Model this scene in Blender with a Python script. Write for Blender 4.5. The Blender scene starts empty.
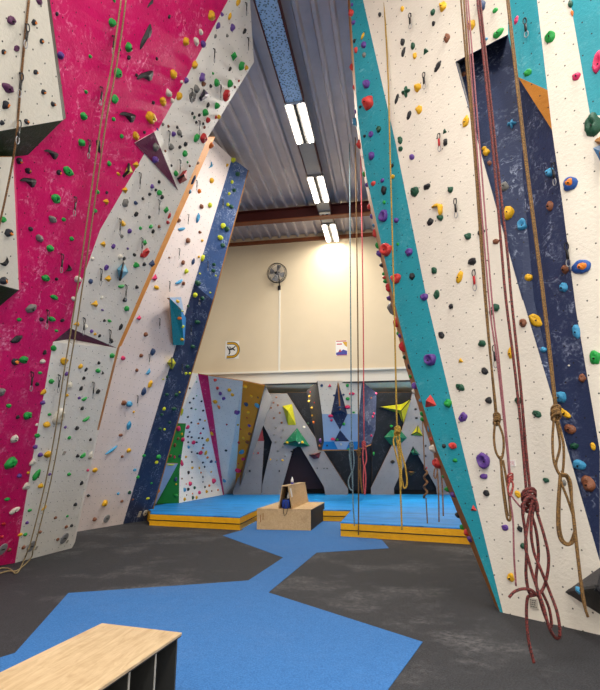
import bpy, bmesh, math, random, re
from mathutils import Vector, Matrix, noise
from mathutils.bvhtree import BVHTree
from mathutils.geometry import tessellate_polygon
random.seed(7)
scn = bpy.context.scene
COL = scn.collection
# ------------------------------------------------------------------ camera model
PSI = math.radians(10.0); PHI = math.radians(12.87); F = 525.0; CH = 1.5
CAM = Vector((0, 0, CH))
Hd = Vector((-math.sin(PSI), math.cos(PSI), 0)); Rt = Vector((math.cos(PSI), math.sin(PSI), 0)); Z = Vector((0, 0, 1))
def ray(px, py):
    hf = F*math.cos(PHI) - (345-py)*math.sin(PHI)
    vt = F*math.sin(PHI) + (345-py)*math.cos(PHI)
    return (px-300)/hf, vt/hf            # per unit of horizontal depth
def W(x, d, z=0.0): return Rt*x + Hd*d + Z*z
def D(px, py, d):
    a, b = ray(px, py); return W(a*d, d, CH + b*d)
def ZP(px, py, z=0.0):
    a, b = ray(px, py); d = (z-CH)/b; return W(a*d, d, z)
def YP(px, py, Y):                        # on a plane of constant world Y
    a, b = ray(px, py); v = W(a, 1, b); t = Y/v.y; return Vector((v.x*t, Y, CH + b*t))
def project(p):
    q = p-CAM; x = q.dot(Rt); d = q.dot(Hd); z = q.z
    zc = d*math.cos(PHI) + z*math.sin(PHI); yc = -d*math.sin(PHI) + z*math.cos(PHI)
    return 300 + F*x/zc, 345 - F*yc/zc, zc
class Plane:
    def __init__(s, p0, p1, lean):        # through two floor points, leaning towards the hall by «lean» metres per metre
        u = (p1-p0); u.z = 0; u.normalize(); n = Vector((u.y, -u.x, 0))
        if n.dot(p0-Vector((0, 0, 0))) > 0: n = -n     # towards camera
        s.p = p0.copy(); s.p.z = 0; s.n = (n - Z*(-lean)*-1).normalized()   # tilt downwards
        s.u = u
    def at(s, px, py, off=0.0):
        a, b = ray(px, py); v = W(a, 1, b); p = s.p + s.n*off
        t = (p-CAM).dot(s.n)/v.dot(s.n); return CAM + v*t
# ------------------------------------------------------------------ materials
def lin(c):
    if isinstance(c, str):
        c = c.lstrip('#'); c = [int(c[i:i+2], 16)/255 for i in (0, 2, 4)]
    return tuple((v/12.92 if v <= .04045 else ((v+.055)/1.055)**2.4) for v in c) + (1,)
class NT:
    def __init__(s, name):
        s.m = bpy.data.materials.new(name); s.m.use_nodes = True; s.t = s.m.node_tree
        s.b = s.t.nodes['Principled BSDF']
    def n(s, ty, **kw):
        o = s.t.nodes.new(ty)
        for k, v in kw.items():
            if k in o.inputs: o.inputs[k].default_value = v
            else: setattr(o, k, v)
        return o
    def l(s, a, b): s.t.links.new(a, b)
    def math(s, op, a, b=None, c=None):
        o = s.t.nodes.new('ShaderNodeMath'); o.operation = op
        for i, v in enumerate((a, b, c)):
            if v is None: continue
            if isinstance(v, (int, float)): o.inputs[i].default_value = v
            else: s.l(v, o.inputs[i])
        return o.outputs[0]
    def mix(s, f, a, b):
        o = s.t.nodes.new('ShaderNodeMix'); o.data_type = 'RGBA'
        for sock, v in ((o.inputs[0], f), (o.inputs[6], a), (o.inputs[7], b)):
            if isinstance(v, (int, float, tuple)): sock.default_value = v
            else: s.l(v, sock)
        return o.outputs[2]
    def bump(s, h, strength=.3, dist=.02):
        o = s.n('ShaderNodeBump', Strength=strength, Distance=dist); s.l(h, o.inputs['Height']); s.l(o.outputs[0], s.b.inputs['Normal'])
    def noise(s, scale, detail=3, rough=.5, vec=None, dist=0):
        o = s.n('ShaderNodeTexNoise', Scale=scale, Detail=detail, Roughness=rough, Distortion=dist)
        if vec is None: vec = s.co()
        s.l(vec, o.inputs['Vector']); return o.outputs[0]
    def co(s, which='Object'):
        if not hasattr(s, '_tc'): s._tc = s.n('ShaderNodeTexCoord')
        return s._tc.outputs[which]
    def ramp(s, v, a, b):
        o = s.t.nodes.new('ShaderNodeMapRange'); o.inputs[1].default_value = a; o.inputs[2].default_value = b; s.l(v, o.inputs[0]); return o.outputs[0]
def simple(name, col, rough=.5, metal=0, var=.12, scale=30, bump=.15, dist=.004, spec=.4):
    t = NT(name); c = lin(col); d = tuple(v*(1-var*2) for v in c[:3]) + (1,)
    f = t.noise(scale, 4, .6); t.l(t.mix(f, d, tuple(min(1, v*(1+var)) for v in c[:3])+(1,)), t.b.inputs['Base Color'])
    t.b.inputs['Roughness'].default_value = rough; t.b.inputs['Metallic'].default_value = metal
    t.b.inputs['Specular IOR Level'].default_value = spec
    if bump: t.bump(t.noise(scale*4, 3), bump, dist)
    return t.m
def emis(name, col, st):
    t = NT(name); t.b.inputs['Base Color'].default_value = lin(col); t.b.inputs['Emission Color'].default_value = lin(col); t.b.inputs['Emission Strength'].default_value = st
    return t.m
def wallpaint(name, col, scuff=.0, grime=.12, holes=True, rough=.55, hole_step=.18, bump=.35, scuffcol='#ffffff', sc=5.0):
    t = NT(name); c = lin(col); uv = t.co('UV')
    f = t.noise(2.2, 5, .65, uv)
    base = t.mix(f, tuple(v*(1-grime*1.6) for v in c[:3])+(1,), tuple(min(1, v*(1+grime*.8)) for v in c[:3])+(1,))
    sp = t.ramp(t.noise(70, 2, .6, uv), .62, .72)             # fine sand speckle
    base = t.mix(t.math('MULTIPLY', sp, .18), base, tuple(v*.45 for v in c[:3])+(1,))
    if scuff > 0:
        nz = t.noise(sc, 2, .5, uv, 1.2)
        arc = t.math('SUBTRACT', 1, t.math('MULTIPLY', t.math('ABSOLUTE', t.math('SUBTRACT', nz, .53)), 17)); arc = t.math('MAXIMUM', arc, 0)
        patch = t.ramp(t.noise(2.6, 3, .6, uv), .48, .66)
        br = t.ramp(t.noise(24, 3, .7, uv), .42, .68)
        smear = t.math('MULTIPLY', t.ramp(t.noise(3.2, 5, .75, uv, .6), .54, .8), .8)
        k = t.math('MULTIPLY', t.math('ADD', t.math('MULTIPLY', t.math('MULTIPLY', arc, patch), 1.3), smear), t.math('MULTIPLY', br, scuff))
        k = t.math('MINIMUM', k, .85)
        base = t.mix(k, base, lin(scuffcol))
    if holes:
        s = t.n('ShaderNodeSeparateXYZ'); t.l(uv, s.inputs[0])
        row = t.math('DIVIDE', s.outputs[1], hole_step)
        ri = t.math('FLOOR', row)
        fx = t.math('FRACT', t.math('ADD', t.math('DIVIDE', s.outputs[0], hole_step), t.math('MULTIPLY', ri, .38)))
        fy = t.math('FRACT', row)
        dx = t.math('SUBTRACT', fx, .5); dy = t.math('SUBTRACT', fy, .5)
        r = t.math('SQRT', t.math('ADD', t.math('MULTIPLY', dx, dx), t.math('MULTIPLY', dy, dy)))
        m = t.math('LESS_THAN', r, .0085/hole_step)
        base = t.mix(t.math('MULTIPLY', m, .9), base, (.012, .011, .011, 1))
    t.l(base, t.b.inputs['Base Color'])
    t.b.inputs['Roughness'].default_value = rough
    t.b.inputs['Specular IOR Level'].default_value = .3
    t.bump(t.noise(28, 4, .65, uv), bump, .02)
    return t.m
M = {}
M['white'] = wallpaint('painted_white_panel', '#ddd6c8', grime=.08)
M['whitegrey'] = wallpaint('painted_grey_white_panel', '#e4dfd8', grime=.10)
M['whitepink'] = wallpaint('painted_warm_white_panel', '#e4d6d2', grime=.06)
M['magenta'] = wallpaint('painted_magenta_panel', '#d40a66', scuff=.85, grime=.2, scuffcol='#f6a6c8', rough=.38, sc=4.2)
M['navy'] = wallpaint('painted_navy_panel', '#232f50', scuff=.85, grime=.2, scuffcol='#aab4cc', sc=6)
M['blue'] = wallpaint('painted_slate_blue_panel', '#36507f', scuff=.9, grime=.15, scuffcol='#c8d2e6', sc=6)
M['teal'] = wallpaint('painted_teal_panel', '#24909f', scuff=.35, grime=.15, scuffcol='#9fd3dc', rough=.45)
M['orange'] = wallpaint('painted_orange_panel', '#e08c10', grime=.18, holes=False)
M['ochre'] = wallpaint('painted_ochre_panel', '#a86a14', grime=.2)
M['maroon'] = wallpaint('painted_maroon_panel', '#5a1840', scuff=.0, grime=.15, scuffcol='#b08aa0')
M['dgreen'] = wallpaint('painted_dark_green_panel', '#1d3a20', scuff=.12, grime=.2)
M['green'] = wallpaint('painted_green_panel', '#1d7a30', grime=.2, holes=False)
M['paleblue'] = wallpaint('painted_pale_blue_panel', '#8fa6c4', grime=.1, holes=False)
M['brightblue'] = wallpaint('painted_bright_blue_panel', '#1f78b8', grime=.1, holes=False)
M['cavegrey'] = wallpaint('painted_grey_panel', '#7c7c82', grime=.12, hole_step=.25, bump=.2)
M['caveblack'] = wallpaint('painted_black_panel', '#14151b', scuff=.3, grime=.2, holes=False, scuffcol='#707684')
M['cavered'] = wallpaint('painted_dark_red_panel', '#7c2a34', scuff=.2, grime=.2, holes=False)
M['wine'] = wallpaint('painted_black_wine_panel', '#241116', grime=.2, holes=False)
M['whiteclean'] = wallpaint('painted_clean_white_panel', '#f0ece4', grime=.06)
M['whitebright'] = wallpaint('painted_bright_white_panel', '#f2eee8', grime=.05)
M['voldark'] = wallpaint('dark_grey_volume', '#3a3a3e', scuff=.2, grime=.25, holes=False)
M['ply'] = simple('plywood_edge', '#9a6a35', .7, var=.2, scale=15)
M['edge'] = simple('orange_brown_edge', '#a86c22', .7, var=.25, scale=12)
# plywood
def plywood(name, col, dark):
    t = NT(name); mp = t.n('ShaderNodeMapping'); mp.inputs['Scale'].default_value = (1, 1, 1); t.l(t.co(), mp.inputs[0])
    mp2 = t.n('ShaderNodeMapping'); mp2.inputs['Scale'].default_value = (9, 1.2, 9); t.l(t.co(), mp2.inputs[0])
    g = t.noise(2.5, 6, .6, mp2.outputs[0], 1.5); blot = t.noise(3.5, 5, .7)
    c = t.mix(t.ramp(g, .3, .7), lin(dark), lin(col)); c = t.mix(t.math('MULTIPLY', t.ramp(blot, .5, .8), .55), c, lin('#8a6a40'))
    t.l(c, t.b.inputs['Base Color']); t.b.inputs['Roughness'].default_value = .5; t.bump(g, .1, .003); return t.m
M['plywood'] = plywood('birch_plywood', '#cfae82', '#b5925f')
M['plywood_top'] = plywood('worn_plywood', '#c6ae8a', '#a68c68')
M['darkply'] = simple('dark_plywood', '#2b2725', .7, var=.2, scale=12)
M['char'] = simple('charcoal_laminate', '#3a3936', .6, var=.15, scale=12)
M['edgelight'] = simple('pale_board_edge', '#a8a296', .6)
# rubber floor
def rubber(name, a, b, dust):
    t = NT(name); f = t.noise(70, 3, .75); fine = t.noise(7, 5, .7)
    c = t.mix(t.ramp(f, .35, .68), lin(a), lin(b))
    c = t.mix(t.math('MULTIPLY', t.ramp(fine, .35, .8), .35), c, lin(b))
    dd = t.math('MULTIPLY', t.ramp(t.noise(.55, 5, .7), .5, .74), t.ramp(t.noise(16, 4, .8), .38, .72))
    c = t.mix(t.math('MULTIPLY', dd, dust), c, lin('#a8a6a8')); t.l(c, t.b.inputs['Base Color'])
    t.b.inputs['Roughness'].default_value = .75; t.b.inputs['Specular IOR Level'].default_value = .3
    t.bump(f, .5, .01); return t.m
M['floor'] = rubber('charcoal_rubber_floor', '#0f1013', '#3b3c41', .6)
M['bluefloor'] = rubber('blue_rubber_floor', '#1b5590', '#3b76b6', .12)
def matcover():
    t = NT('blue_mat_cover'); mp = t.n('ShaderNodeMapping'); mp.inputs['Scale'].default_value = (.5, 3.2, 1); t.l(t.co(), mp.inputs[0])
    g = t.noise(2.2, 5, .65, mp.outputs[0], .8); c = t.mix(t.ramp(g, .32, .5), lin('#05508c'), lin('#0886d8')); t.l(c, t.b.inputs['Base Color']); t.b.inputs['Roughness'].default_value = .5; t.bump(g, .5, .03); return t.m
M['matblue'] = matcover()
M['matyellow'] = simple('yellow_mat_side', '#ffb414', .5, var=.14, scale=9, bump=.7, dist=.02)
M['black'] = simple('black_rubber', '#121214', .5)
M['beige'] = simple('cream_wall_paint', '#d9c8aa', .7, var=.03, scale=2, bump=.05)
M['soffit'] = simple('cream_soffit_paint', '#ecdfc0', .7, var=.03, scale=2, bump=.05)
M['trim'] = simple('white_trim', '#e2dccd', .5, var=.03)
M['sidewall'] = simple('grey_side_wall_paint', '#a49c90', .8, var=.05, scale=2)
M['steelroof'] = simple('galvanised_roof_sheet', '#bab2b6', .38, metal=.2, var=.12, scale=3, bump=.08)
M['beam'] = simple('red_oxide_steel', '#4a1512', .6, var=.15, scale=6)
M['beamlip'] = simple('rusty_orange_steel', '#8a4a26', .6, var=.2, scale=6)
M['metal'] = simple('brushed_metal', '#b8b8bc', .35, metal=.9)
M['greymetal'] = simple('painted_grey_metal', '#8e8e90', .45, metal=.2)
M['darkmetal'] = simple('dark_metal', '#26262a', .4, metal=.5)
M['tube'] = emis('lit_fluorescent_diffuser', '#fff3dc', 26)
def perforated():
    t = NT('perforated_blue_tray'); mp = t.co()
    v = t.n('ShaderNodeTexVoronoi', Scale=22.0); t.l(mp, v.inputs['Vector'])
    t.l(t.mix(t.ramp(v.outputs['Distance'], .25, .45), lin('#3a587c'), lin('#9cc4f0')), t.b.inputs['Base Color']); t.b.inputs['Roughness'].default_value = .45; return t.m
M['perf'] = perforated()
M['paper'] = simple('white_printed_board', '#e6e4e0', .5, var=.02)
M['gold'] = simple('gold_print', '#d0a01c', .5); M['ink'] = simple('black_print', '#141414', .5)
M['redprint'] = simple('red_print', '#b8283c', .5); M['blueprint'] = simple('blue_print', '#3a3f9a', .5)
M['grubby'] = simple('grubby_label', '#b4ada0', .6, var=.2)
def ropemat(name, a, b, scale=90):
    t = NT(name); f = t.noise(scale, 2, .5); t.l(t.mix(t.ramp(f, .38, .62), lin(a), lin(b)), t.b.inputs['Base Color']); t.b.inputs['Roughness'].default_value = .75; t.bump(t.noise(150, 2), .4, .004); return t.m
M['r_red'] = ropemat('dark_red_flecked_rope', '#1c0a0b', '#7a2e2a'); M['r_redb'] = ropemat('red_flecked_rope', '#5a1c1c', '#c0564e')
M['r_tan'] = ropemat('tan_rope', '#4a3418', '#84602e'); M['r_tanl'] = ropemat('pale_tan_rope', '#7c6c4a', '#a08c62')
M['r_pink'] = ropemat('dusty_pink_rope', '#7a444a', '#a0666c'); M['r_gold'] = ropemat('golden_rope', '#6e5614', '#b08c2c')
M['r_blue'] = ropemat('grey_blue_rope', '#3c5058', '#8aa4ac'); M['r_brown'] = ropemat('brown_rope', '#50351e', '#94683e'); M['r_coral'] = ropemat('coral_rope', '#b0363e', '#e06a6c')
HC = {  # hold colours: code -> (hex, word)
 'G': ('#1c9a40', 'green'), 'D': ('#0f4a34', 'dark green'), 'Y': ('#dca814', 'yellow'), 'L': ('#c4cc22', 'lime yellow'), 'K': ('#1c1c20', 'black'),
 'W': ('#d6d0c2', 'cream'), 'P': ('#5d3a8c', 'purple'), 'R': ('#b81c22', 'red'), 'O': ('#d8701e', 'orange'), 'B': ('#3f93bf', 'light blue'),
 'N': ('#2a4068', 'slate blue'), 'M': ('#d42a62', 'pink'), 'E': ('#74726e', 'grey'), 'T': ('#7c4a30', 'brown'), 'X': ('#20242e', 'dark blue and orange'), 'Q': ('#1f4f9a', 'blue and orange'), 'U': ('#5c2a52', 'plum'),'S':('#cc3a34','bright red')}
for k, (h, w) in HC.items(): M['h'+k] = simple(w.replace(' ', '_')+'_hold_resin', h, .5, var=.2, scale=22, bump=.6, dist=.01)
M['hcore'] = simple('orange_hold_resin', '#e07c1e', .5); M['bolt'] = simple('bolt_steel', '#141414', .4, metal=.6)

# ------------------------------------------------------------------ object helpers
def setp(o, label=None, cat=None, group=None, kind=None):
    if label: o['label'] = label
    if cat: o['category'] = cat
    if group: o['group'] = group
    if kind: o['kind'] = kind
    return o
def link(name, me, mat=None, parent=None):
    o = bpy.data.objects.new(name, me); COL.objects.link(o)
    if mat is not None and me is not None:
        me.materials.append(mat)
    if parent is not None: o.parent = parent; o.matrix_parent_inverse = Matrix.Translation(parent.location).inverted() if parent.rotation_euler.x == 0 and parent.rotation_euler.z == 0 else parent.matrix_basis.inverted()
    return o
def empty(name, loc, label=None, cat=None, group=None):
    o = bpy.data.objects.new(name, None); COL.objects.link(o); o.location = loc; o.empty_display_size = .1
    return setp(o, label, cat, group)
def mesh_of(verts, faces, name='mesh', smooth=False):
    me = bpy.data.meshes.new(name); me.from_pydata([tuple(v) for v in verts], [], faces); me.update()
    if smooth:
        for p in me.polygons: p.use_smooth = True
    return me
class MB:
    def __init__(s): s.v = []; s.f = []; s.sm = False
    def box(s, x0, y0, z0, x1, y1, z1):
        b = len(s.v); s.v += [Vector(p) for p in ((x0,y0,z0),(x1,y0,z0),(x1,y1,z0),(x0,y1,z0),(x0,y0,z1),(x1,y0,z1),(x1,y1,z1),(x0,y1,z1))]
        s.f += [tuple(b+i for i in q) for q in ((0,3,2,1),(4,5,6,7),(0,1,5,4),(1,2,6,5),(2,3,7,6),(3,0,4,7))]; return s
    def prism(s, bottom, top):             # two matching loops
        b = len(s.v); n = len(bottom); s.v += [Vector(p) for p in bottom] + [Vector(p) for p in top]
        s.f += [tuple(b+i for i in reversed(range(n))), tuple(b+n+i for i in range(n))]
        s.f += [(b+i, b+(i+1) % n, b+n+(i+1) % n, b+n+i) for i in range(n)]; return s
    def tube(s, pts, r, sides=8, closed=False):
        pts = [Vector(p) for p in pts]; n = len(pts); b = len(s.v); up = Vector((0.13, .9, .3)).normalized(); prev = None
        for i, p in enumerate(pts):
            if closed: t = pts[(i+1) % n]-pts[i-1]
            else: t = pts[min(i+1, n-1)]-pts[max(i-1, 0)]
            t = t.normalized() if t.length > 1e-9 else Vector((0, 0, 1))
            a = (prev if prev is not None else up); a = a - t*a.dot(t)
            if a.length < 1e-4: a = t.orthogonal()
            a.normalize(); prev = a; c = t.cross(a); rr = r[i] if isinstance(r, (list, tuple)) else r
            for k in range(sides):
                th = 2*math.pi*k/sides; s.v.append(p + a*math.cos(th)*rr + c*math.sin(th)*rr)
        m = n if closed else n-1
        for i in range(m):
            j = (i+1) % n
            for k in range(sides): s.f.append((b+i*sides+k, b+i*sides+(k+1) % sides, b+j*sides+(k+1) % sides, b+j*sides+k))
        if not closed: s.f.append(tuple(b+k for k in reversed(range(sides)))); s.f.append(tuple(b+(n-1)*sides+k for k in range(sides)))
        return s
    def lathe(s, c, prof, axis=Z, seg=16):
        pts = [(r, h) for r, h in prof]; ax = Vector(axis).normalized(); a = ax.orthogonal().normalized(); d = ax.cross(a); b = len(s.v); c = Vector(c)
        for r, h in pts:
            for k in range(seg):
                th = 2*math.pi*k/seg; s.v.append(c + ax*h + (a*math.cos(th)+d*math.sin(th))*r)
        for i in range(len(pts)-1):
            for k in range(seg): s.f.append((b+i*seg+k, b+i*seg+(k+1) % seg, b+(i+1)*seg+(k+1) % seg, b+(i+1)*seg+k))
        s.f.append(tuple(b+k for k in reversed(range(seg)))); s.f.append(tuple(b+(len(pts)-1)*seg+k for k in range(seg))); return s
    def build(s, name, mat, parent=None, smooth=False, bevel=0):
        me = mesh_of(s.v, s.f, name, smooth)
        bm = bmesh.new(); bm.from_mesh(me); bmesh.ops.recalc_face_normals(bm, faces=bm.faces)
        if bevel: bmesh.ops.bevel(bm, geom=[e for e in bm.edges if len(e.link_faces) == 2 and e.calc_face_angle(0) > .5], offset=bevel, segments=2, profile=.5, affect='EDGES')
        bm.to_mesh(me); bm.free(); return link(name, me, mat, parent)
# panels: solid sheets built from a front polygon
BV = []; BF = []; BID = []
PANELS = {}
def newell(pts):
    n = Vector((0, 0, 0))
    for i, p in enumerate(pts):
        q = pts[(i+1) % len(pts)]; n += Vector(((p.y-q.y)*(p.z+q.z), (p.z-q.z)*(p.x+q.x), (p.x-q.x)*(p.y+q.y)))
    return n.normalized()
def panel(name, pts, mat, parent, pid=None, thick=.035, edge='ply', label=None, struct=False):
    n = newell(pts); c = sum(pts, Vector())/len(pts)
    if n.dot(CAM-c) < 0: pts = pts[::-1]; n = -n
    k = len(pts); back = [p-n*thick for p in pts]
    me = bpy.data.meshes.new(name); bm = bmesh.new()
    fv = [bm.verts.new(p) for p in pts]; bvv = [bm.verts.new(p) for p in back]
    for tri in tessellate_polygon([pts]):
        a_, b_, c_ = tri
        if (pts[b_]-pts[a_]).cross(pts[c_]-pts[a_]).dot(n) < 0: a_, b_, c_ = c_, b_, a_
        try:
            ff = bm.faces.new((fv[a_], fv[b_], fv[c_])); ff.material_index = 0
            fb = bm.faces.new((bvv[c_], bvv[b_], bvv[a_])); fb.material_index = 1
        except ValueError: pass
    for i in range(k):
        f = bm.faces.new((fv[i], bvv[i], bvv[(i+1) % k], fv[(i+1) % k])); f.material_index = 1
    up = Z - n*Z.dot(n); up = up.normalized() if up.length > .05 else Rt.copy(); ux = up.cross(n)
    uvl = bm.loops.layers.uv.new('UVMap')
    for f in bm.faces:
        for l in f.loops: l[uvl].uv = (l.vert.co.dot(ux), l.vert.co.dot(up))
    bm.to_mesh(me); bm.free()
    o = link(name, me, M[mat], parent); me.materials.append(M[edge])
    if label: o['label'] = label
    if pid:
        bm = bmesh.new(); bm.from_mesh(me); bm.verts.ensure_lookup_table()
        b = len(BV); BV.extend([v.co.copy() for v in bm.verts])
        for f in bm.faces:
            if f.material_index == 0: BF.append([b+v.index for v in f.verts]); BID.append(pid)
        bm.free()
    return o
CEIL = 9.4
# ------------------------------------------------------------------ setting
WY = 17.04                                 # back wall plane
def struct(o): o['kind'] = 'structure'; return o
XL, XR, YF, YB = -8.4, 7.5, -5.0, 23.6
fl = struct(MB().box(XL, YF, -.1, XR, YB, 0).build('floor', M['floor']))
bp = [(240,526.7),(262,519.2),(326,518.2),(341,518.6),(341,531),(366.7,536.7),(381.7,540),(389,548.3),(316.7,552.7),(268.3,592.7),(400,635),(422.7,642.3),(388,690),(340,760),(-60,760),(-60,668),(0,658),(15,653.3),(68.3,593.3),(200,584.3),(248.3,580.7),(283.3,557.7),(222.7,535.7),(243,530)]
P0 = [ZP(x, y, 0) for x, y in bp]
inl = MB().prism([p+Z*0.0005 for p in P0], [p+Z*.004 for p in P0]).build('inlay', M['bluefloor'], fl); inl['label'] = 'blue rubber path'
# ceiling: trapezoid corrugated sheet running along Y
v = []; f = []; per = .33; hh = .085; x = XL; prof = []
while x < XR:
    prof += [(x, 0), (x+per*.2, 0), (x+per*.3, hh), (x+per*.9, hh)]; x += per
for (xx, zz) in prof: v += [(xx, YF, CEIL+zz), (xx, WY+.1, CEIL+zz)]
for i in range(len(prof)-1): f.append((2*i, 2*i+2, 2*i+3, 2*i+1))
me = mesh_of(v, f, 'ceiling'); ce = struct(link('ceiling', me, M['steelroof'])); md = ce.modifiers.new('t', 'SOLIDIFY'); md.thickness = .01; md.offset = 1
# walls
ZB = 4.56
wb = struct(MB().box(XL, WY, ZB, XR, WY+.25, CEIL+.1).build('wall_back', M['beige']))
tr = struct(MB().box(XL, WY-.05, ZB-.04, XR, WY, ZB+.03).build('trim_1', M['trim'])); 
tr2 = struct(MB().box(XL, WY-.08, CEIL-.2, XR, WY, CEIL-.08).build('trim_2', M['beamlip']))
struct(MB().box(XL, WY+.25, ZB, XR, YB, ZB+.15).build('ceiling.001', M['soffit']))
struct(MB().box(XL, YB, 0, XR, YB+.1, ZB+.15).build('wall_back.001', M['caveblack']))
struct(MB().box(XL-.15, YF, 0, XL, YB, CEIL+.1).build('wall_left', M['sidewall']))
struct(MB().box(XR, 6.0, 0, XR+.15, YB, CEIL+.1).build('wall_right', M['sidewall']))
# soffit cross beam
struct(MB().box(XL, WY+.06, 4.17, XR, WY+.2, ZB).build('wall_back.002', M['trim']))
struct(MB().box(XL, WY+.06, 4.13, XR, WY+.2, 4.169).build('trim_3', M['darkmetal']))
# roof beam
d_b = 14.95
ib = empty('roof_beam', Vector((0, d_b, CEIL-.4)), 'dark red steel roof beam crossing under the corrugated roof before the cream wall', 'beam')
MB().box(XL, d_b-.01, CEIL-.38, XR, d_b+.01, CEIL-.01).build('web', M['beam'], ib)
o = MB().box(XL, d_b-.12, CEIL-.4, XR, d_b+.12, CEIL-.37).build('lower_flange', M['beamlip'], ib); o['label'] = 'orange-brown lower flange'  # lower flange browner and lighter than the web
MB().box(XL, d_b-.12, CEIL-.03, XR, d_b+.12, CEIL-.005).build('upper_flange', M['beam'], ib)
# ------------------------------------------------------------------ ceiling lighting track
TX = -1.83; TZ = 9.1
def tray(y0, y1, label, mat='perf'):
    t = empty('cable_tray', Vector((TX, (y0+y1)/2, TZ)), label, 'cable tray', 'tray sections along the ceiling light row')
    MB().box(TX-.20, y0, TZ+.02, TX+.20, y1, TZ+.035).build('base', M[mat], t)
    for s in (-1, 1):
        MB().box(TX+s*.20-.012, y0, TZ, TX+s*.20+.012, y1, TZ+.14).build('side_rail', M['beam'], t)
    n = max(1, int((y1-y0)/1.5))
    for i in range(n+1):
        yy = y0+.05+(y1-y0-.1)*i/n
        [MB().tube([(TX+q_, yy, TZ+.03), (TX+q_, yy, CEIL)], .006, 6).build('hanger', M['darkmetal'], t) for q_ in (-.15, .15)]
    return t
def fixture(yc, label, L=1.42, x=TX, en=None):
    t = empty('strip_light', Vector((x, yc, TZ)), label, 'ceiling light', 'twin strip lights along the ceiling')
    MB().box(x-.23, yc-L/2, TZ, x+.23, yc+L/2, TZ+.10).build('housing', M['greymetal'], t)
    MB().box(x-.03, yc-L/2+.02, TZ-.045, x+.03, yc+L/2-.02, TZ-.001).build('centre_spine', M['darkmetal'], t)
    for s in (-1, 1):
        MB().box(x+s*.14-.052, yc-L/2+.03, TZ-.05, x+s*.14+.052, yc+L/2-.03, TZ-.002).build('diffuser', M['tube'], t, bevel=.012)
    MB().box(x-.22, yc-L/2-.03, TZ-.02, x+.22, yc-L/2, TZ+.08).build('end_cap', M['metal'], t); MB().box(x-.22, yc+L/2, TZ-.02, x+.22, yc+L/2+.03, TZ+.08).build('end_cap', M['metal'], t)
    for yy in (yc-L*.35, yc+L*.35):
        MB().tube([(x, yy, TZ+.1), (x, yy, CEIL)], .008, 6).build('hanger', M['darkmetal'], t)
    la = bpy.data.lights.new('lamp_light', 'AREA'); la.shape = 'RECTANGLE'; la.size = .4; la.size_y = L; la.energy = en or LP; la.color = (1, .95, .87); la.spread = math.radians(178)
    lo = bpy.data.objects.new('lamp_light', la); COL.objects.link(lo); lo.location = (x, yc, TZ-.06)
    return t
LP = 215
fixture(10.42, 'nearest lit twin strip light hanging from the roof, at the end of the blue tray')
fixture(13.4, 'middle lit twin strip light hanging from the roof, just before the dark red beam')
fixture(16.28, 'farthest lit twin strip light, glowing against the top of the cream wall', L=1.3, en=55)
tray(2.0, 9.68, 'long blue perforated cable tray between camera and nearest strip light')
tray(11.18, 12.62, 'short grey perforated tray between the nearest and middle strip lights', 'greymetal')
tray(14.2, 15.57, 'short grey perforated tray under the dark red beam, before the farthest light', 'greymetal')
bx = empty('control_box', Vector((TX, 14.9, TZ-.06)), 'small white control box under the tray by the roof beam', 'control box')
MB().box(TX-.17, 14.75, TZ-.06, TX+.17, 15.1, TZ-.002).build('case', M['trim'], bx, bevel=.01)
MB().box(TX-.1, 14.8, TZ-.066, TX-.03, 14.88, TZ-.06).box(TX+.03, 14.8, TZ-.066, TX+.1, 14.88, TZ-.06).build('vent', M['ink'], bx)
# assumed lighting rows over and behind the camera, unseen, added to light near walls
for i, (x, y) in enumerate(((TX, .2), (TX, -3.2), (2.2, 4.4), (2.2, .6), (2.2, -3.0), (-4.6, 3.2), (-4.6, -1.5))):
    fixture(y, 'assumed lit twin strip light on the roof behind the viewer, beyond the frame', x=x)
# ------------------------------------------------------------------ climbing walls
pL4 = Plane(ZP(15, 563), ZP(72, 548), .42)
pL7 = Plane(ZP(75, 532), ZP(123, 524), .37)
pR = Plane(ZP(500, 612), ZP(600, 635), .05)
A = pL4.at
tw = empty('climbing_wall', ZP(30, 560), 'tall leaning climbing wall of magenta and white panels at the left', 'climbing wall')
panel('magenta_panel', [A(-110,-260), A(170,-60), A(228,0), A(157,132), A(100,230), A(75,300), A(70,328), A(53,342), A(34,450), A(15,563), A(-60,576), A(-110,400)], 'magenta', tw, 'pink')
panel('white_panel', [A(170,-60), A(240,-30), A(250,0), A(254,62), A(208,137), A(117,348), A(70,328), A(75,300), A(100,230), A(157,132), A(228,0)], 'whitegrey', tw, 'L4', label='grey-white upper panel')
i9 = -.16
panel('white_panel', [A(53,342), A(70,338,i9), A(117,348), A(97,430), A(72,548), A(15,563), A(34,450)], 'whiteclean', tw, 'L9', label='lower white panel under the maroon ledge')
panel('ledge_underside', [A(53,341), A(70,328), A(117,348), A(70,341,i9)], 'maroon', tw, 'mar1', label='maroon triangular underside')
# recessed maroon blade high up
panel('maroon_panel', [A(135,143,.015), A(154,132,.03), A(178,190,.015)], 'maroon', tw, 'mar2', label='maroon triangular blade', thick=.01, edge='whitegrey')
panel('blade_flank', [A(154,132,.03), A(178,190,.015), A(160,128,.0)], 'whitegrey', tw, 'L4', thick=.01, edge='whitegrey')
panel('blade_flank', [A(154,132,.03), A(135,143,.0), A(150,128,0), A(160,128,.0)], 'magenta', tw, thick=.01, edge='whitegrey')
# return (thickness) of the tower
panel('side_return', [A(208,137), A(215,137,-.35), A(121.5,346,-.35), A(117,348)], 'orange', tw, 'orange', label='orange side strip')
panel('side_return', [A(117,348), A(120,346,-.35), A(99,430,-.35), A(97,430)], 'ochre', tw, label='brown-orange side strip', edge='edge')
panel('side_return', [A(97,430), A(99,430,-.35), A(74,547,-.35), A(72,548)], 'whitegrey', tw, edge='edge')
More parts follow.
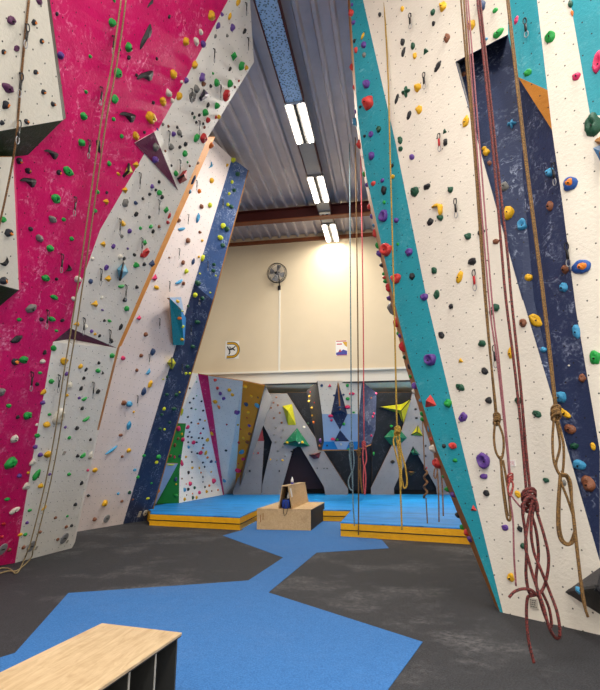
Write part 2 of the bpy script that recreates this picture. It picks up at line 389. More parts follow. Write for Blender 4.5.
# near white boxes on the far left
nb = .38
bxp = empty('climbing_wall', A(20, 200, nb), 'protruding white angular climbing box with dark green underside at top left', 'climbing wall')
panel('white_panel', [A(-110,-230,nb), A(20,-120,nb), A(47,0,nb), A(63,120,nb), A(0,131,nb), A(-110,150,nb)], 'white', bxp, 'L1')
panel('underside', [A(-110,150,nb), A(0,131,nb), A(63,120,nb), A(28,155,0), A(-110,172,0)], 'dgreen', bxp, 'grn1', label='dark green underside')
panel('side_return', [A(20,-120,nb), A(47,0,nb), A(63,120,nb), A(66,118,0), A(50,0,0), A(24,-120,0)], 'dgreen', bxp)
bxq = empty('climbing_wall', A(10, 290, nb*.6), 'small white protruding climbing box on the left edge with dark green underside', 'climbing wall')
nq = .25
panel('white_panel', [A(-110,160,nq), A(0,157,nq), A(13,157,nq), A(19,290,nq), A(0,285,nq), A(-110,270,nq)], 'white', bxq, 'L2')
panel('underside', [A(-110,270,nq), A(0,285,nq), A(19,290,nq), A(0,306,0), A(-110,310,0)], 'dgreen', bxq, label='dark green underside')
panel('side_return', [A(13,157,nq), A(19,290,nq), A(21,289,0), A(15,157,0)], 'magenta', bxq)
# far left tower
B = pL7.at
tf = empty('climbing_wall', ZP(100, 528), 'far left climbing wall, warm white with a navy strip down its right side', 'climbing wall')
navR = [D(248,170,12.55), D(213,300,13.5), D(191,373,14.3), D(166,465,15.1), ZP(149.5,520)]
panel('white_panel', [B(170,110), B(213,140), B(232,158), B(123,524), B(75,532), B(30,540), B(60,350)], 'whitepink', tf, 'L7')
n0 = [B(232,158), B(194,284), B(158,407), B(123,524)]
panel('navy_panel', [n0[0], navR[0], navR[1], n0[1]], 'blue', tf, 'L8', label='slate blue upper part of the strip')
panel('navy_panel', [n0[1], navR[1], navR[2], n0[2]], 'navy', tf, 'L8')
panel('navy_panel', [n0[2], navR[2], navR[4], n0[3]], 'navy', tf, 'L8')
bk = [p + Rt*(-.9) + Hd*.9 for p in navR]
panel('side_return', [navR[0], navR[1], bk[1], bk[0]], 'whitegrey', tf); panel('side_return', [navR[1], navR[2], navR[4], bk[4], bk[2], bk[1]], 'whitegrey', tf)
# teal prism volume on far tower
pv = empty('wall_volume', B(178, 320), 'long teal wedge volume between the warm white wall and the navy strip', 'wall volume')
panel('front_face', [B(169.5,298,.3), B(181,309,.42), B(184,345,.1), B(173,345,.08)], 'teal', pv, 'prism')
panel('top_face', [B(168,297.5,.25), B(181,297,.12), B(184,312,.15), B(181,309,.42)], 'paleblue', pv, 'prism', label='pale blue top face')
panel('side_face', [B(181,309,.42), B(186,318,0), B(185.5,330,0), B(184,345,.1)], 'brightblue', pv, 'prism')
# right tower
C = pR.at
tr_ = empty('climbing_wall', ZP(520, 616), 'tall right-hand climbing wall in white with teal strips and a recessed navy panel', 'climbing wall')
tl = [(350,0),(354,60),(358,120),(366,175),(380,238),(394,300),(410,365),(437,450),(470,530),(500,612)]
tr2_ = [(363,0),(395,140),(427,300),(463,450),(503,612.8)]
panel('teal_panel', [C(342,-80)] + [C(*p) for p in tl] + [C(*p) for p in tr2_[::-1]] + [C(348,-80)], 'teal', tr_, 'R1')
panel('white_panel', [C(348,-80)] + [C(*p) for p in tr2_] + [C(600,635), C(680,653), C(660,480), C(600,562), C(562,430), C(523,300), C(456,62), C(508,35), C(508,-80)], 'white', tr_, 'R2', edge='navy', thick=.008)
ro = -.42
ap = C(456,62,ro*.55); 
panel('navy_panel', [C(459,64,ro*.7), C(508,34,ro), C(518,76,ro*.8), C(523,180,ro*.5), C(534,300,ro*.25), C(552,380,-.06), C(600,562,0), C(562,430,0), C(523,300,-.05), C(490,185,ro*.35)], 'navy', tr_, 'R3')
panel('navy_panel', [C(518,76,ro*.8), C(552,130,0), C(562,200,0), C(576,310,0), C(600,452,0), C(600,562,0), C(552,380,-.06), C(534,300,ro*.25), C(523,180,ro*.5)], 'navy', tr_, 'R3')
panel('soffit_lip', [C(456,62), C(508,35), C(508,34,ro), C(459,64,ro*.7)], 'caveblack', tr_, label='shaded lip over the recess', edge='navy', thick=.006)  # black colour stands in for the shadow beneath the lip
panel('edge_strip', [C(456,62), C(459,64,ro*.7), C(490,185,ro*.35), C(523,300,-.05), C(523,300)], 'whitegrey', tr_, edge='navy', thick=.006)
panel('teal_panel', [C(508,-80), C(508,35), C(518,77,0), C(547.5,90,0), C(537,0), C(530,-80)], 'teal', tr_, 'R4')
panel('orange_panel', [C(518,77,0), C(547.5,90,0), C(552,130,0)], 'ochre', tr_, label='orange-brown triangle')
panel('white_panel', [C(530,-80), C(537,0), C(547.5,90), C(552,130), C(562,200), C(576,310), C(600,452), C(600,562), C(660,480), C(660,300), C(600,152), C(590,115), C(570,0), C(562,-80)], 'white', tr_, 'R6')
panel('teal_panel', [C(562,-80), C(570,0), C(590,115), C(660,118), C(660,-80)], 'teal', tr_, 'R7')
panel('white_panel', [C(590,115), C(600,152), C(660,300), C(660,118)], 'white', tr_, 'R6')
# left side face of the right tower (seen edge on)
sd = []
for (x, y) in tl:
    p = C(x, y); dpt = (p-CAM).dot(Hd); w = 2.5 if y < 180 else (4.0 if y < 350 else 5.0)
    sd.append(D(x-w, y+(2 if y > 500 else 0), dpt+.9))
sd[-1] = ZP(495.5, 606)
panel('side_panel', [C(*p) for p in tl[:5]] + sd[:5][::-1], 'edge', tr_, 'RS', label='orange-brown edge face')
panel('side_panel', [C(*p) for p in tl[4:8]] + sd[4:8][::-1], 'edge', tr_, 'RS')
panel('side_panel', [C(*p) for p in tl[7:]] + sd[7:][::-1], 'edge', tr_, 'RS')
# black volume bottom right
v9 = empty('wall_volume', C(595, 595), 'black faceted volume at the lower right edge of the white wall', 'wall volume')
q = [C(565,592), C(602,566), C(640,600), C(612,622), C(596,588,.38)]
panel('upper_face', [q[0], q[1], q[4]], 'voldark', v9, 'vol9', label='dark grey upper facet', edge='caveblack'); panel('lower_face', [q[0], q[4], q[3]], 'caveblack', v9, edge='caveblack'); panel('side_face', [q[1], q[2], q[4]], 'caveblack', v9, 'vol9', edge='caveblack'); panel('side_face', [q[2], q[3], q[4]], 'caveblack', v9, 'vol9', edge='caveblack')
# orange-white wedge at right edge
vw = empty('wall_volume', C(600,140), 'orange-brown triangular volume cut by the right edge, under the dark green jug', 'wall volume')
q = [C(594,141), C(612,128), C(625,160), C(604,142,.2)]
panel('front_face', [q[0], q[1], q[3]], 'ochre', vw); panel('lower_face', [q[0], q[3], q[2]], 'whitegrey', vw); panel('side_face', [q[1], q[2], q[3]], 'ochre', vw)
vt_ = empty('wall_volume', C(600,158), 'light blue spike volume cut by the right edge below the orange-brown one', 'wall volume')
q = [C(593,148), C(612,140), C(606,172), C(603,152,.15)]
panel('front_face', [q[0], q[3], q[2]], 'brightblue', vt_); panel('side_face', [q[0], q[1], q[3]], 'paleblue', vt_); panel('side_face', [q[1], q[2], q[3]], 'brightblue', vt_)
# ------------------------------------------------------------------ bouldering area
ZM = .30
bl = empty('bouldering_wall', ZP(200, 499, ZM), 'left bouldering wall with green, white, magenta and orange panels behind the mats', 'bouldering wall')
g0 = ZP(179,503,ZM); g1 = ZP(222,495,ZM); g2 = ZP(234.5,493.5,ZM)
w0 = D(176,372,17.2); 
TPS = {198: D(198,374,17.42), 208: D(208,375.5,17.38), 243: D(243,381,17.25), 265: D(265,385.5,17.15)}
panel('white_panel', [D(188,372,17.4), TPS[198], ZP(223,494.8,ZM), g0, D(176,425,17.9)], 'whitebright', bl, 'bw')
panel('magenta_panel', [TPS[198], TPS[208], ZP(224,494.6,ZM), ZP(222,494.8,ZM)], 'magenta', bl, 'bm', label='magenta strip')
panel('white_panel', [TPS[208], TPS[243], ZP(234.5,493.5,ZM), ZP(224,494.6,ZM)], 'whitegrey', bl, 'bg', label='grey-white panel right of the magenta strip')
panel('orange_panel', [TPS[243], TPS[265], ZP(235.5,493.2,ZM), ZP(234.5,493.5,ZM)], 'orange', bl, 'bo')
# orange wall side back
panel('side_return', [TPS[265], TPS[265]+Hd*3.0-Z*.1+Rt*.1, W(-2.6,23,ZM), ZP(235.5,493.2,ZM)], 'cavegrey', bl)
gg = D(186,423.5,17.2)
panel('green_panel', [D(160,423,16.7), gg, D(179.5,470,17.4), ZP(179,503,ZM), ZP(140,504.5,ZM), D(140,430,16.5)], 'green', bl, 'bgn')
panel('pale_blue_panel', [D(160,463.5,16.45), D(178,463.5,17.0), ZP(158,503.8,ZM)-Hd*.25, ZP(150,504.2,ZM)-Hd*.25], 'paleblue', bl, 'bpb', label='pale blue wedge')
# cave back panels
cv = empty('bouldering_wall', ZP(290, 491, ZM), 'dark bouldering cave wall of grey, black and wine panels at the back', 'bouldering wall')
def K(px, py, t=0.0):                     # depth falls with height: overhang
    a, b = ray(px, py)
    d = 22.6 - t
    z = CH+b*d; d2 = 22.6 - .38*(z-ZM) - t
    return D(px, py, d2)
def KB(px, t=0.0):
    a, b = ray(px, 491); d = 22.6-t; return W(a*d, d, ZM)
panel('grey_panel', [K(233,491), K(252,441), K(264,441), K(261.5,487), KB(261.5), KB(233)], 'cavegrey', cv, 'c1')
panel('red_panel', [K(252,441), K(256,420), K(262,429), K(264,441)], 'cavered', cv, 'c1')
panel('black_panel', [K(252,395,-.3), K(262,393,-.3), K(256,415,-.3), K(275,441,-.3), K(263,489,-.3), K(258,489,-.3), K(255,430,-.3)], 'caveblack', cv)
panel('grey_panel', [K(262,393.5), K(284,393.5), K(303,428), K(297,447), K(293,449), K(282,488), KB(282), KB(262), K(262,486), K(272,442), K(257.5,414)], 'cavegrey', cv, 'c2')
panel('grey_panel', [K(284,393.5), K(287,393.5), K(348,489), KB(348), KB(325), K(324,487), K(297,441), K(303,428)], 'cavegrey', cv, 'c3', label='grey diagonal band')
panel('black_panel', [K(286,392.5,-.2), K(322,392.5,-.2), K(330,460,-.2), K(349,489,-.2), K(345,484,-.2)], 'caveblack', cv, 'c4')
panel('wine_panel', [K(296,445,-.35), K(300,445,-.35), K(330,489,-.35), K(278,489,-.35)], 'wine', cv)
panel('black_panel', [K(318,440,-.4), K(378,440,-.4), K(378,490,-.4), K(340,490,-.4)], 'caveblack', cv, label='black panel under the prow')
panel('black_panel', [K(372,392.5,-.15), K(415,392.5,-.15), K(400,440,-.15), K(372,489,-.15)], 'caveblack', cv, 'c6')
panel('grey_panel', [K(412,394), K(421,394), K(450,489), KB(450), KB(437), K(436,487), K(413,446), K(394,488), KB(394), KB(371), K(371,488), K(391,447), K(402,430)], 'cavegrey', cv, 'c7')
panel('black_panel', [K(413,444,-.3), K(440,490,-.3), K(390,490,-.3)], 'caveblack', cv)
panel('grey_panel', [K(421,394), K(470,394), K(480,489), K(450,489)], 'caveblack', cv)
# prow
pr = empty('bouldering_prow', D(340,450,17.7), 'central bouldering prow, white above pale blue, with stacked navy diamonds', 'bouldering wall')
def PF(px, py, o=0): 
    return D(px, py, 17.1 + (py-381)*.012 - o)
pt = PF(338,381)
panel('white_panel', [PF(317.5,381), PF(338,381), PF(331,414), PF(322,414)], 'white', pr, 'p1'); panel('white_panel', [PF(338,381), PF(362,381), PF(359,414), PF(347.5,414)], 'white', pr, 'p1')
panel('pale_blue_panel', [PF(322,414), PF(331,414), PF(340,430), PF(334,441.5), PF(324,441.5)], 'paleblue', pr, 'p2'); panel('pale_blue_panel', [PF(347.5,414), PF(359,414), PF(358.5,441.5), PF(349.5,441.5), PF(340,430)], 'paleblue', pr, 'p2')
panel('navy_diamond', [PF(338,381), PF(347.5,414), PF(340,410,.25)], 'navy', pr, 'p3'); panel('navy_diamond', [PF(338,381), PF(340,410,.25), PF(331,414)], 'navy', pr, 'p3')
panel('navy_diamond', [PF(331,414), PF(340,410,.25), PF(347.5,414), PF(340,429.5)], 'navy', pr, 'p3')
panel('navy_diamond', [PF(340,430), PF(349.5,441.5), PF(334,441.5)], 'navy', pr, 'p3', label='lower navy triangle')
panel('blue_band', [PF(324,441.5), PF(334,441.5), PF(338,449.5), PF(322,449.5)], 'brightblue', pr, 'p4'); panel('blue_band', [PF(349.5,441.5), PF(358.5,441.5), PF(357,449.5), PF(346,449.5)], 'brightblue', pr, 'p4')
panel('pale_wedge', [PF(334,441.5,.02), PF(349.5,441.5,.02), PF(346,449.5,.02), PF(338,449.5,.02)], 'paleblue', pr, 'p4')
panel('side_panel', [PF(317.5,381), PF(322,414), PF(324,441.5), PF(322,449.5), D(318,450,18.7), D(314,430,19.0), D(306.5,391,19.4)], 'caveblack', pr, 'ps', label='dark textured left flank')
panel('side_panel', [PF(362,381), D(376.5,393,18.7), D(375.5,430,18.4), D(371,444,18.2), PF(357,449.5), PF(358.5,441.5), PF(359,414)], 'navy', pr, 'ps', label='dark navy right flank')
panel('underside', [PF(322,449.5), PF(357,449.5), D(371,444,19.6), D(318,450,19.6)], 'caveblack', pr)
# free volumes in the cave
def vol(name, pts, apex, mat, label, pid=None, off=0):
    e = empty(name, pts[0], label, 'wall volume'); n = len(pts)
    for i in range(n): panel('facet', [pts[i], pts[(i+1) % n], apex], mat, e, pid, thick=.02, edge=edge_of(mat))
    return e
def edge_of(m): return 'caveblack'
M['ylime'] = wallpaint('lime_yellow_volume', '#b9b81c', scuff=.1, grime=.25, holes=False); M['vgreen'] = wallpaint('deep_green_volume', '#12694c', scuff=.25, grime=.2, holes=False)
M['lblue'] = wallpaint('light_blue_volume', '#5fa6c6', grime=.12, holes=False)
vol('wall_volume', [K(282.5,406,.02), K(292,404,.02), K(296,425,.02), K(288,425,.02)], K(288,411,.5), 'ylime', 'tall lime yellow volume on the grey cave panel')
vol('wall_volume', [K(283,444,.02), K(297,428,.02), K(310,446,.02), K(300,447,.02)], K(296,441,.5), 'vgreen', 'wide deep green pyramid volume at the top of the black arch', 'vg1')
vol('wall_volume', [K(309,455,.02), K(321,452,.02), K(319,458,.02), K(314,459,.02)], K(315,455,.35), 'cavered', 'dark red wedge volume on the grey diagonal band')
vol('wall_volume', [K(379,407,.02), K(402,404,.02), K(411,399,.02), K(403,424,.02), K(399,413,.02)], K(401,411,.6), 'ylime', 'large lime yellow star volume hanging behind the golden rope')
vol('wall_volume', [K(411,435,.02), K(418,425,.02), K(423,436,.02)], K(417,432,.35), 'ylime', 'small lime yellow triangular volume on the right grey cave panel')
vol('wall_volume', [K(384,437,.02), K(391,430,.02), K(401,431,.02), K(407,438,.02), K(398,446,.02), K(391,445,.02)], K(395,437,.5), 'vgreen', 'deep green faceted volume behind the golden rope knot')
vol('wall_volume', [K(407,471,-.1), K(416,472,-.1), K(411,476,-.1)], K(411,473,.2), 'ply', 'tiny tan triangular volume on the black triangle at right')
vol('wall_volume', [K(411,452,0), K(414,448,0), K(420,455,0), K(413,455,0)], K(415,453,.25), 'vgreen', 'small patterned green volume at the peak of the right black triangle')
# big volumes on left walls
def wvol(label, P, pts, apex, ao, mat):
    e = vol('wall_volume', [P(x, y, .01) for x, y in pts], P(apex[0], apex[1], ao), mat, label); return e
M['purp'] = wallpaint('purple_volume', '#4a3458', grime=.2, holes=False); M['redv'] = wallpaint('red_volume', '#9a1622', grime=.2, holes=False); M['ylem'] = wallpaint('lemon_volume', '#c9cf3c', grime=.2, holes=False)
wvol('light blue pyramid volume on the grey-white wall above the maroon ledge', A, [(117,269),(124,262),(128.5,272),(120,281)], (122,271), .22, 'lblue')
wvol('lemon yellow pyramid volume where magenta meets grey-white wall', A, [(123,177),(129,163),(133,172)], (128.5,171), .07, 'ylem')
wvol('purple pyramid volume high on the grey-white wall beside the magenta', A, [(199,98),(204,89),(209,94),(208,97),(201,101.5)], (204,95), .14, 'purp')
wvol('dark red pyramid volume beside the tip of the maroon blade', A, [(177,179),(183,171),(187,170),(187,180),(180,184)], (184,175), .16, 'redv')
wvol('lime yellow star volume where warm white wall meets navy strip', B, [(167,363),(172,357),(176,363),(172,370)], (172,363), .28, 'ylime')

# ------------------------------------------------------------------ BVH for placing things on the walls
BVH = BVHTree.FromPolygons(BV, BF)
def hit(px, py):
    a, b = ray(px, py); v = W(a, 1, b).normalized(); loc, n, i, dist = BVH.ray_cast(CAM, v)
    if loc is None: return None
    if n.dot(v) > 0: n = -n
    return loc, n, BID[i]
# ------------------------------------------------------------------ holds
H = []
def addh(ox, oy, sc, s):
    for line in s.replace('\n', ';').split(';'):
        t = line.split()
        if not t: continue
        x, y, w, h = (float(q) for q in t[:4]); c = t[4]; sh = t[5] if len(t) > 5 else 'o'; an = float(t[6]) if len(t) > 6 else 0
        px, py, w, h = ox+x/sc, oy+y/sc, .92*w/sc, .92*h/sc
        if any(abs(px-q[0]) < 2.2 and abs(py-q[1]) < 2.2 for q in H): continue
        H.append((px, py, w, h, c, sh, an))
addh(0,0,4,"""46 82 36 32 U;158 4 40 24 U v;68 194 24 30 U v -30;35 353 60 36 U v 15;138 90 24 24 X;168 165 20 22 X;16 208 20 22 X;144 289 20 22 X;175 368 22 20 X;25 420 30 34 X;214 417 22 20 X;108 487 26 20 X;9 492 20 20 X
229 56 16 16 X;245 223 34 30 P;450 91 36 30 G;517 190 36 34 G;472 293 36 34 G;462 396 30 36 G v;455 477 18 16 G;362 226 18 14 G;345 368 18 14 G;336 465 30 30 G;328 571 30 30 G;488 546 18 18 G;456 0 26 10 G;479 199 12 12 K;516 231 16 18 K;547 301 14 14 K;578 530 12 12 K;545 545 32 28 Y""")
addh(120,0,4,"""104 148 44 116 K d 12;104 302 46 112 K d -28;34 462 40 108 K d -50;122 14 20 50 K d 0;36 190 32 32 G;36 230 14 14 K;66 301 14 12 K;148 235 14 12 K;198 66 14 16 K;134 411 14 14 K;368 63 38 34 Y;265 166 28 30 Y;325 129 26 18 W;307 168 34 24 W;215 298 34 30 Y;196 374 30 26 W;173 406 32 28 Y;125 472 48 40 Y""")
addh(0,150,4,"""208 12 36 84 K d -60;116 124 44 90 K d -50;395 -12 26 60 K d 70;78 44 24 26 X;114 84 26 24 X;236 91 20 22 X;274 86 50 36 G v;438 55 18 20 G;226 196 44 36 G v;390 168 20 18 G;428 171 12 14 K;427 206 28 26 Y t;474 96 18 12 Y;382 243 20 16 G;212 278 34 26 E;256 279 20 16 G;123 316 20 20 X;161 354 36 28 E;288 356 20 18 G;202 394 30 28 G;184 514 34 28 G;227 517 16 14 K;274 474 28 34 K c;312 517 26 28 W;219 590 34 20 G;296 596 24 20 W
12 279 22 26 G;37 332 30 34 X;20 449 34 44 K c -30;16 524 30 34 X""")
addh(0,300,4,"""127 35 46 38 E v 30;78 80 20 18 G;166 78 18 18 X;209 77 30 24 G;250 82 16 18 K;226 124 16 12 G;69 158 44 32 K v 40;180 210 14 24 K;62 247 30 30 X;98 240 36 32 G;171 247 22 22 W;161 292 18 14 G;150 337 16 18 K;6 370 26 38 E;36 424 22 20 G;72 469 14 20 K;113 462 36 36 G;60 557 30 38 W v""")
addh(0,450,4,"""45 55 44 58 G v 15;78 103 18 22 P;30 198 24 18 G;58 244 40 32 W v 25;15 296 16 18 R;8 348 16 16 R;38 400 16 18 T""")
addh(30,310,6,"""285 84 46 40 Y t;335 105 22 40 W v;370 128 20 26 P;392 146 20 20 Y;418 156 16 26 K;488 188 22 34 K;447 64 16 20 K;478 66 30 20 G;545 102 20 46 K r;436 0 20 14 P
144 230 34 40 G;205 308 44 48 Y;305 340 30 34 Y;338 358 16 34 K;222 384 22 34 P;415 318 18 24 K;410 366 36 34 G;435 378 26 24 K c;494 275 34 34 G;323 409 16 26 K;130 430 34 36 G;240 455 30 44 W;307 472 18 36 K;408 490 24 34 K r;224 513 20 22 Y;296 528 20 20 P;328 534 38 26 G s 30;82 495 30 48 Y v -30;74 556 30 32 P;314 590 20 30 K""")
addh(10,400,6,"""238 87 22 22 G;162 149 18 24 W;222 150 42 42 Y;300 105 74 120 W v;333 164 18 22 P;403 170 24 32 K;458 116 50 28 G s 35;166 214 38 30 G;356 228 20 26 G;484 238 16 24 K;150 280 32 32 P;184 330 32 34 P;228 328 46 46 Y;406 336 18 28 K;440 334 40 34 G v 35;132 375 34 52 W v;110 437 18 20 Y;162 452 40 80 G v -15;240 446 18 22 P;354 446 22 26 G;186 516 34 36 Y;100 520 42 54 W v;430 500 18 32 K""")
addh(0,450,4,"""119 242 18 16 G;177 233 24 14 Y s 45;223 271 14 14 T;270 265 12 12 G;109 291 14 16 P;287 303 14 16 K;302 218 14 18 K;161 328 14 16 T;266 308 16 16 T;232 358 14 16 T;82 340 22 16 Y;103 338 20 16 G;95 390 14 20 T""")
addh(70,430,6,"""250 122 84 24 B s 35;306 32 30 22 T;354 124 28 32 Y;314 160 18 20 T;390 240 22 22 B;358 376 24 24 D;290 382 18 20 B;212 440 34 44 Y;312 428 18 20 T;148 538 24 32 T;110 394 20 20 K;108 242 18 20 M;152 242 30 34 Y;124 155 26 56 W v
442 154 24 20 G;532 162 28 32 G;520 195 20 26 L;408 284 20 22 G;490 320 16 14 G;378 418 14 14 T;468 412 24 18 L;530 368 22 26 O""")
addh(145,0,5,"""468 10 26 40 Y v;386 72 22 18 P;426 82 22 40 Y v;366 130 22 34 P;438 138 26 36 P;498 157 16 32 K;353 182 14 22 E;412 178 14 18 E;292 220 34 28 P;446 280 34 42 G t;484 330 30 42 G;508 340 18 26 Y;534 328 12 20 R;426 345 14 26 K;250 325 28 40 Y;288 388 30 44 P;208 404 24 30 P;184 410 14 18 W;341 368 14 12 G;360 414 30 36 G;426 418 28 40 G;293 420 22 26 T;330 430 18 18 K;258 445 32 34 E;240 485 40 54 E v;410 476 44 60 R v;172 482 28 38 Y;138 503 20 24 W;450 436 12 14 T;470 405 10 12 R;316 526 16 28 K;361 530 26 34 G;303 563 30 36 G;238 568 14 18 K;248 588 14 20 D;272 576 14 18 K;355 586 12 20 R;370 586 18 24 Y""")
addh(125,90,6,"""428 194 16 18 K;500 182 28 36 R;470 202 14 18 K;478 224 14 22 T;228 206 18 20 E;262 218 20 16 T;315 224 18 20 K;328 256 34 36 E;292 264 26 32 P;340 278 14 16 K;278 342 34 38 E;330 344 20 24 K;364 326 24 28 K;243 366 16 16 T;362 384 34 38 G;376 434 14 14 G;390 456 14 18 T;432 290 36 54 G v;476 290 56 60 R v 20;516 334 30 36 O;278 454 16 18 K;308 500 34 34 G;434 436 18 22 T;195 238 18 18 P;186 344 40 46 E;184 420 40 40 P""")
addh(85,160,6,"""308 28 36 44 Y t;243 180 40 40 Y t;244 258 40 52 E v;404 158 22 30 P;446 132 20 22 K;426 180 16 20 K;448 198 34 36 G;464 224 20 32 K;388 206 18 22 K;348 232 22 18 K;305 258 26 26 N;308 326 22 34 K;388 343 22 20 K;490 300 32 50 G t;228 382 34 36 Y;268 428 26 32 P;334 410 22 22 G;398 400 34 28 G v 30;410 428 20 28 K;446 400 18 24 T;222 458 20 24 E;258 532 20 16 P;360 496 40 42 G t;360 560 64 46 R r 50;298 570 26 22 K;172 518 26 32 P;114 504 42 40 Y t;498 375 26 22 R;508 335 18 44 R v""")
addh(75,240,6,"""274 102 28 34 W;296 112 18 26 K;368 152 32 40 G;416 146 20 28 K;188 166 24 40 P r;202 232 46 46 Y t;106 114 22 24 W;96 248 28 34 N;372 282 20 26 K;280 278 50 26 G s 25;300 360 24 34 K;312 412 32 38 G;126 384 56 48 Y t;172 412 24 36 P;162 346 16 26 W""")
addh(160,150,6,"""306 92 24 44 B c;312 184 26 38 Y;202 180 30 56 N v 10;182 250 48 26 B v 15;238 248 26 28 O;250 340 24 30 T;302 332 28 34 L;110 422 22 32 T;132 474 58 22 B s 30;230 408 24 66 B v 12;240 494 20 20 T;170 544 30 36 T;254 544 16 18 Y;404 92 14 24 Y;440 60 30 34 L
468 144 28 32 D;434 192 18 26 L;446 242 26 24 D;416 262 16 22 L;408 328 20 22 L;430 340 28 26 D;380 456 30 38 L;404 474 34 36 D;363 526 34 32 L;378 572 30 30 D""")
addh(140,240,6,"""176 106 12 12 T;260 136 22 30 T;322 128 22 46 N v;280 188 24 34 L;262 262 22 26 T;236 252 58 24 B s 40;90 228 32 46 M t;102 286 42 28 Y v;74 142 42 48 N t;376 108 26 46 L;354 102 14 18 Y;36 568 24 32 T;-4 468 28 36 M t
446 148 22 22 D;442 184 26 26 D;360 202 12 12 L;456 214 12 12 L;348 258 36 36 D;332 332 30 34 L;376 350 24 26 D;422 316 12 12 L;288 396 18 20 D;346 494 38 26 D;238 472 28 24 O;228 368 34 20 Y;260 520 20 20 L;252 426 10 14 L""")
addh(100,330,6,"""276 26 22 38 T v -25;320 132 32 50 N v;248 154 24 28 T;140 170 28 30 M;222 242 20 24 T;292 252 26 56 B t;304 326 30 52 Y v;264 370 30 56 N v;146 438 32 38 T;178 446 38 40 B;203 492 14 16 Y;176 574 30 60 B v 20;402 280 16 20 D;380 296 12 12 L
494 58 30 22 Y;556 100 34 26 D;526 220 26 24 D;517 262 18 20 L;540 262 18 20 L;402 388 24 20 D;460 388 24 26 D;478 374 12 12 L;386 474 20 26 L;446 474 34 26 D;372 508 24 22 D;420 556 16 20 D;362 594 26 20 D;388 597 14 18 L""")
dots = '239 110,262 172,240 196,310 188,249 230,319 244,228 282,300 298,249 316,320 352,238 372,228 400,250 404,294 408,314 410,229 434,281 434,250 492,284 500,322 450,252 552,318 556'
addh(150,370,6, ';'.join(d_+' 13 14 K' for d_ in dots.split(',')))
addh(150,370,6,"""228 344 18 34 M;198 418 24 32 M;262 436 22 28 M;306 498 26 28 M;192 556 26 46 M v 25;232 462 20 22 B;290 322 14 14 O;318 350 14 14 O;304 380 12 14 M;346 420 20 26 Y;336 498 18 34 Y v;330 304 12 14 Y;318 468 14 16 O;216 522 16 18 Y;346 526 14 18 O;370 384 20 28 Y;368 550 18 22 N;394 552 12 12 B;280 72 8 10 G;280 155 8 10 G;275 236 16 8 G;194 254 12 54 L v 12;178 516 18 22 N
172 352 30 36 M;192 384 14 18 Y;170 412 18 20 T;150 452 18 28 T;124 516 18 24 T;148 522 12 20 M
390 62 22 18 S;405 110 18 22 S;476 122 24 22 Y;494 150 20 22 Y;422 142 20 26 P;442 172 22 20 P;390 192 32 22 Y;412 224 20 26 O;520 256 34 26 P;460 328 12 10 R;456 484 16 14 K;528 330 18 14 Y""")
addh(150,430,6,"""254 228 18 20 Y;296 228 12 20 Y;232 256 20 24 K;192 292 10 12 T;242 322 22 30 M;218 324 12 10 O;208 358 18 30 B;230 356 20 24 K;268 346 20 22 D;298 376 26 26 M;256 382 10 12 O;208 416 18 24 Y;258 406 18 24 D;280 406 18 24 Y;340 370 18 24 Y;356 334 18 18 O;382 306 26 36 M;330 342 12 16 K;370 366 12 12 T;408 360 12 14 O;368 252 12 12 Y;306 256 12 14 O;318 282 10 16 K;318 312 10 10 K;328 222 12 16 K;252 286 12 12 K;220 390 10 10 T;446 306 18 26 B;428 282 10 10 R
156 296 20 32 N;158 326 14 12 Y;156 392 30 18 G;125 210 50 12 L v""")
addh(235,375,8.57,"""86 104 36 38 Y;138 182 22 30 Y;94 252 34 40 N;186 262 40 44 B;112 322 28 30 Y;196 194 14 24 T;102 368 12 18 R;122 436 24 30 P;24 424 26 18 Y;48 466 12 22 R;126 506 32 26 T;72 542 24 26 Y;32 580 22 30 R;104 576 34 30 T
354 192 20 18 T;330 238 20 18 T;310 282 20 18 T;368 260 20 18 T;384 326 20 18 T;334 370 20 18 T;400 410 20 18 T;350 454 20 18 E;414 474 20 18 E;338 514 20 18 E;398 536 20 18 E;348 578 20 18 E""")
addh(235,430,8.57,"""54 190 74 34 B s 35;68 250 34 26 M;24 350 56 46 M v;30 290 14 16 R;98 228 16 22 D;368 180 20 16 E;432 222 20 16 E;414 144 20 16 E;360 258 20 16 E;484 184 20 16 K;304 254 18 18 Y;408 260 22 18 Y;154 200 14 16 R;198 198 18 18 R;446 106 26 22 Y;548 112 18 20 W;580 104 26 24 Y;72 355 18 22 K;126 352 18 22 K;380 352 14 20 K""")
addh(300,370,8.57,"""88 190 14 16 R;80 228 18 22 Y;76 268 20 26 Y;124 280 12 16 R;100 326 26 24 Y;104 390 24 16 Y;122 392 14 16 R;116 450 22 28 O
186 134 26 28 N;256 136 38 34 M t;408 134 30 32 G;444 206 60 30 M v;408 248 40 34 G;408 320 56 36 M;264 396 48 32 M;270 432 26 24 M;376 464 30 28 G;460 364 26 20 G;296 218 30 20 N;372 212 24 20 N;334 320 28 24 N;34 490 26 20 W;66 458 24 18 D""")
addh(300,430,8.57,"""282 80 46 28 M;320 84 22 20 G;352 124 20 26 W;414 164 22 18 G;232 134 16 18 K;174 92 24 40 P;168 136 20 24 O;148 328 12 14 K;206 330 12 12 K;232 330 12 12 K""")
addh(360,375,7.5,"""104 290 16 20 M;96 314 16 22 M;122 138 16 18 M;84 172 10 14 O;86 456 16 18 M;236 384 26 20 G;418 258 22 18 K;424 324 24 18 K""")
addh(370,430,7.5,"170 240 36 30 K;28 178 14 30 G;418 120 14 20 K;418 195 14 20 K;426 285 12 16 R")
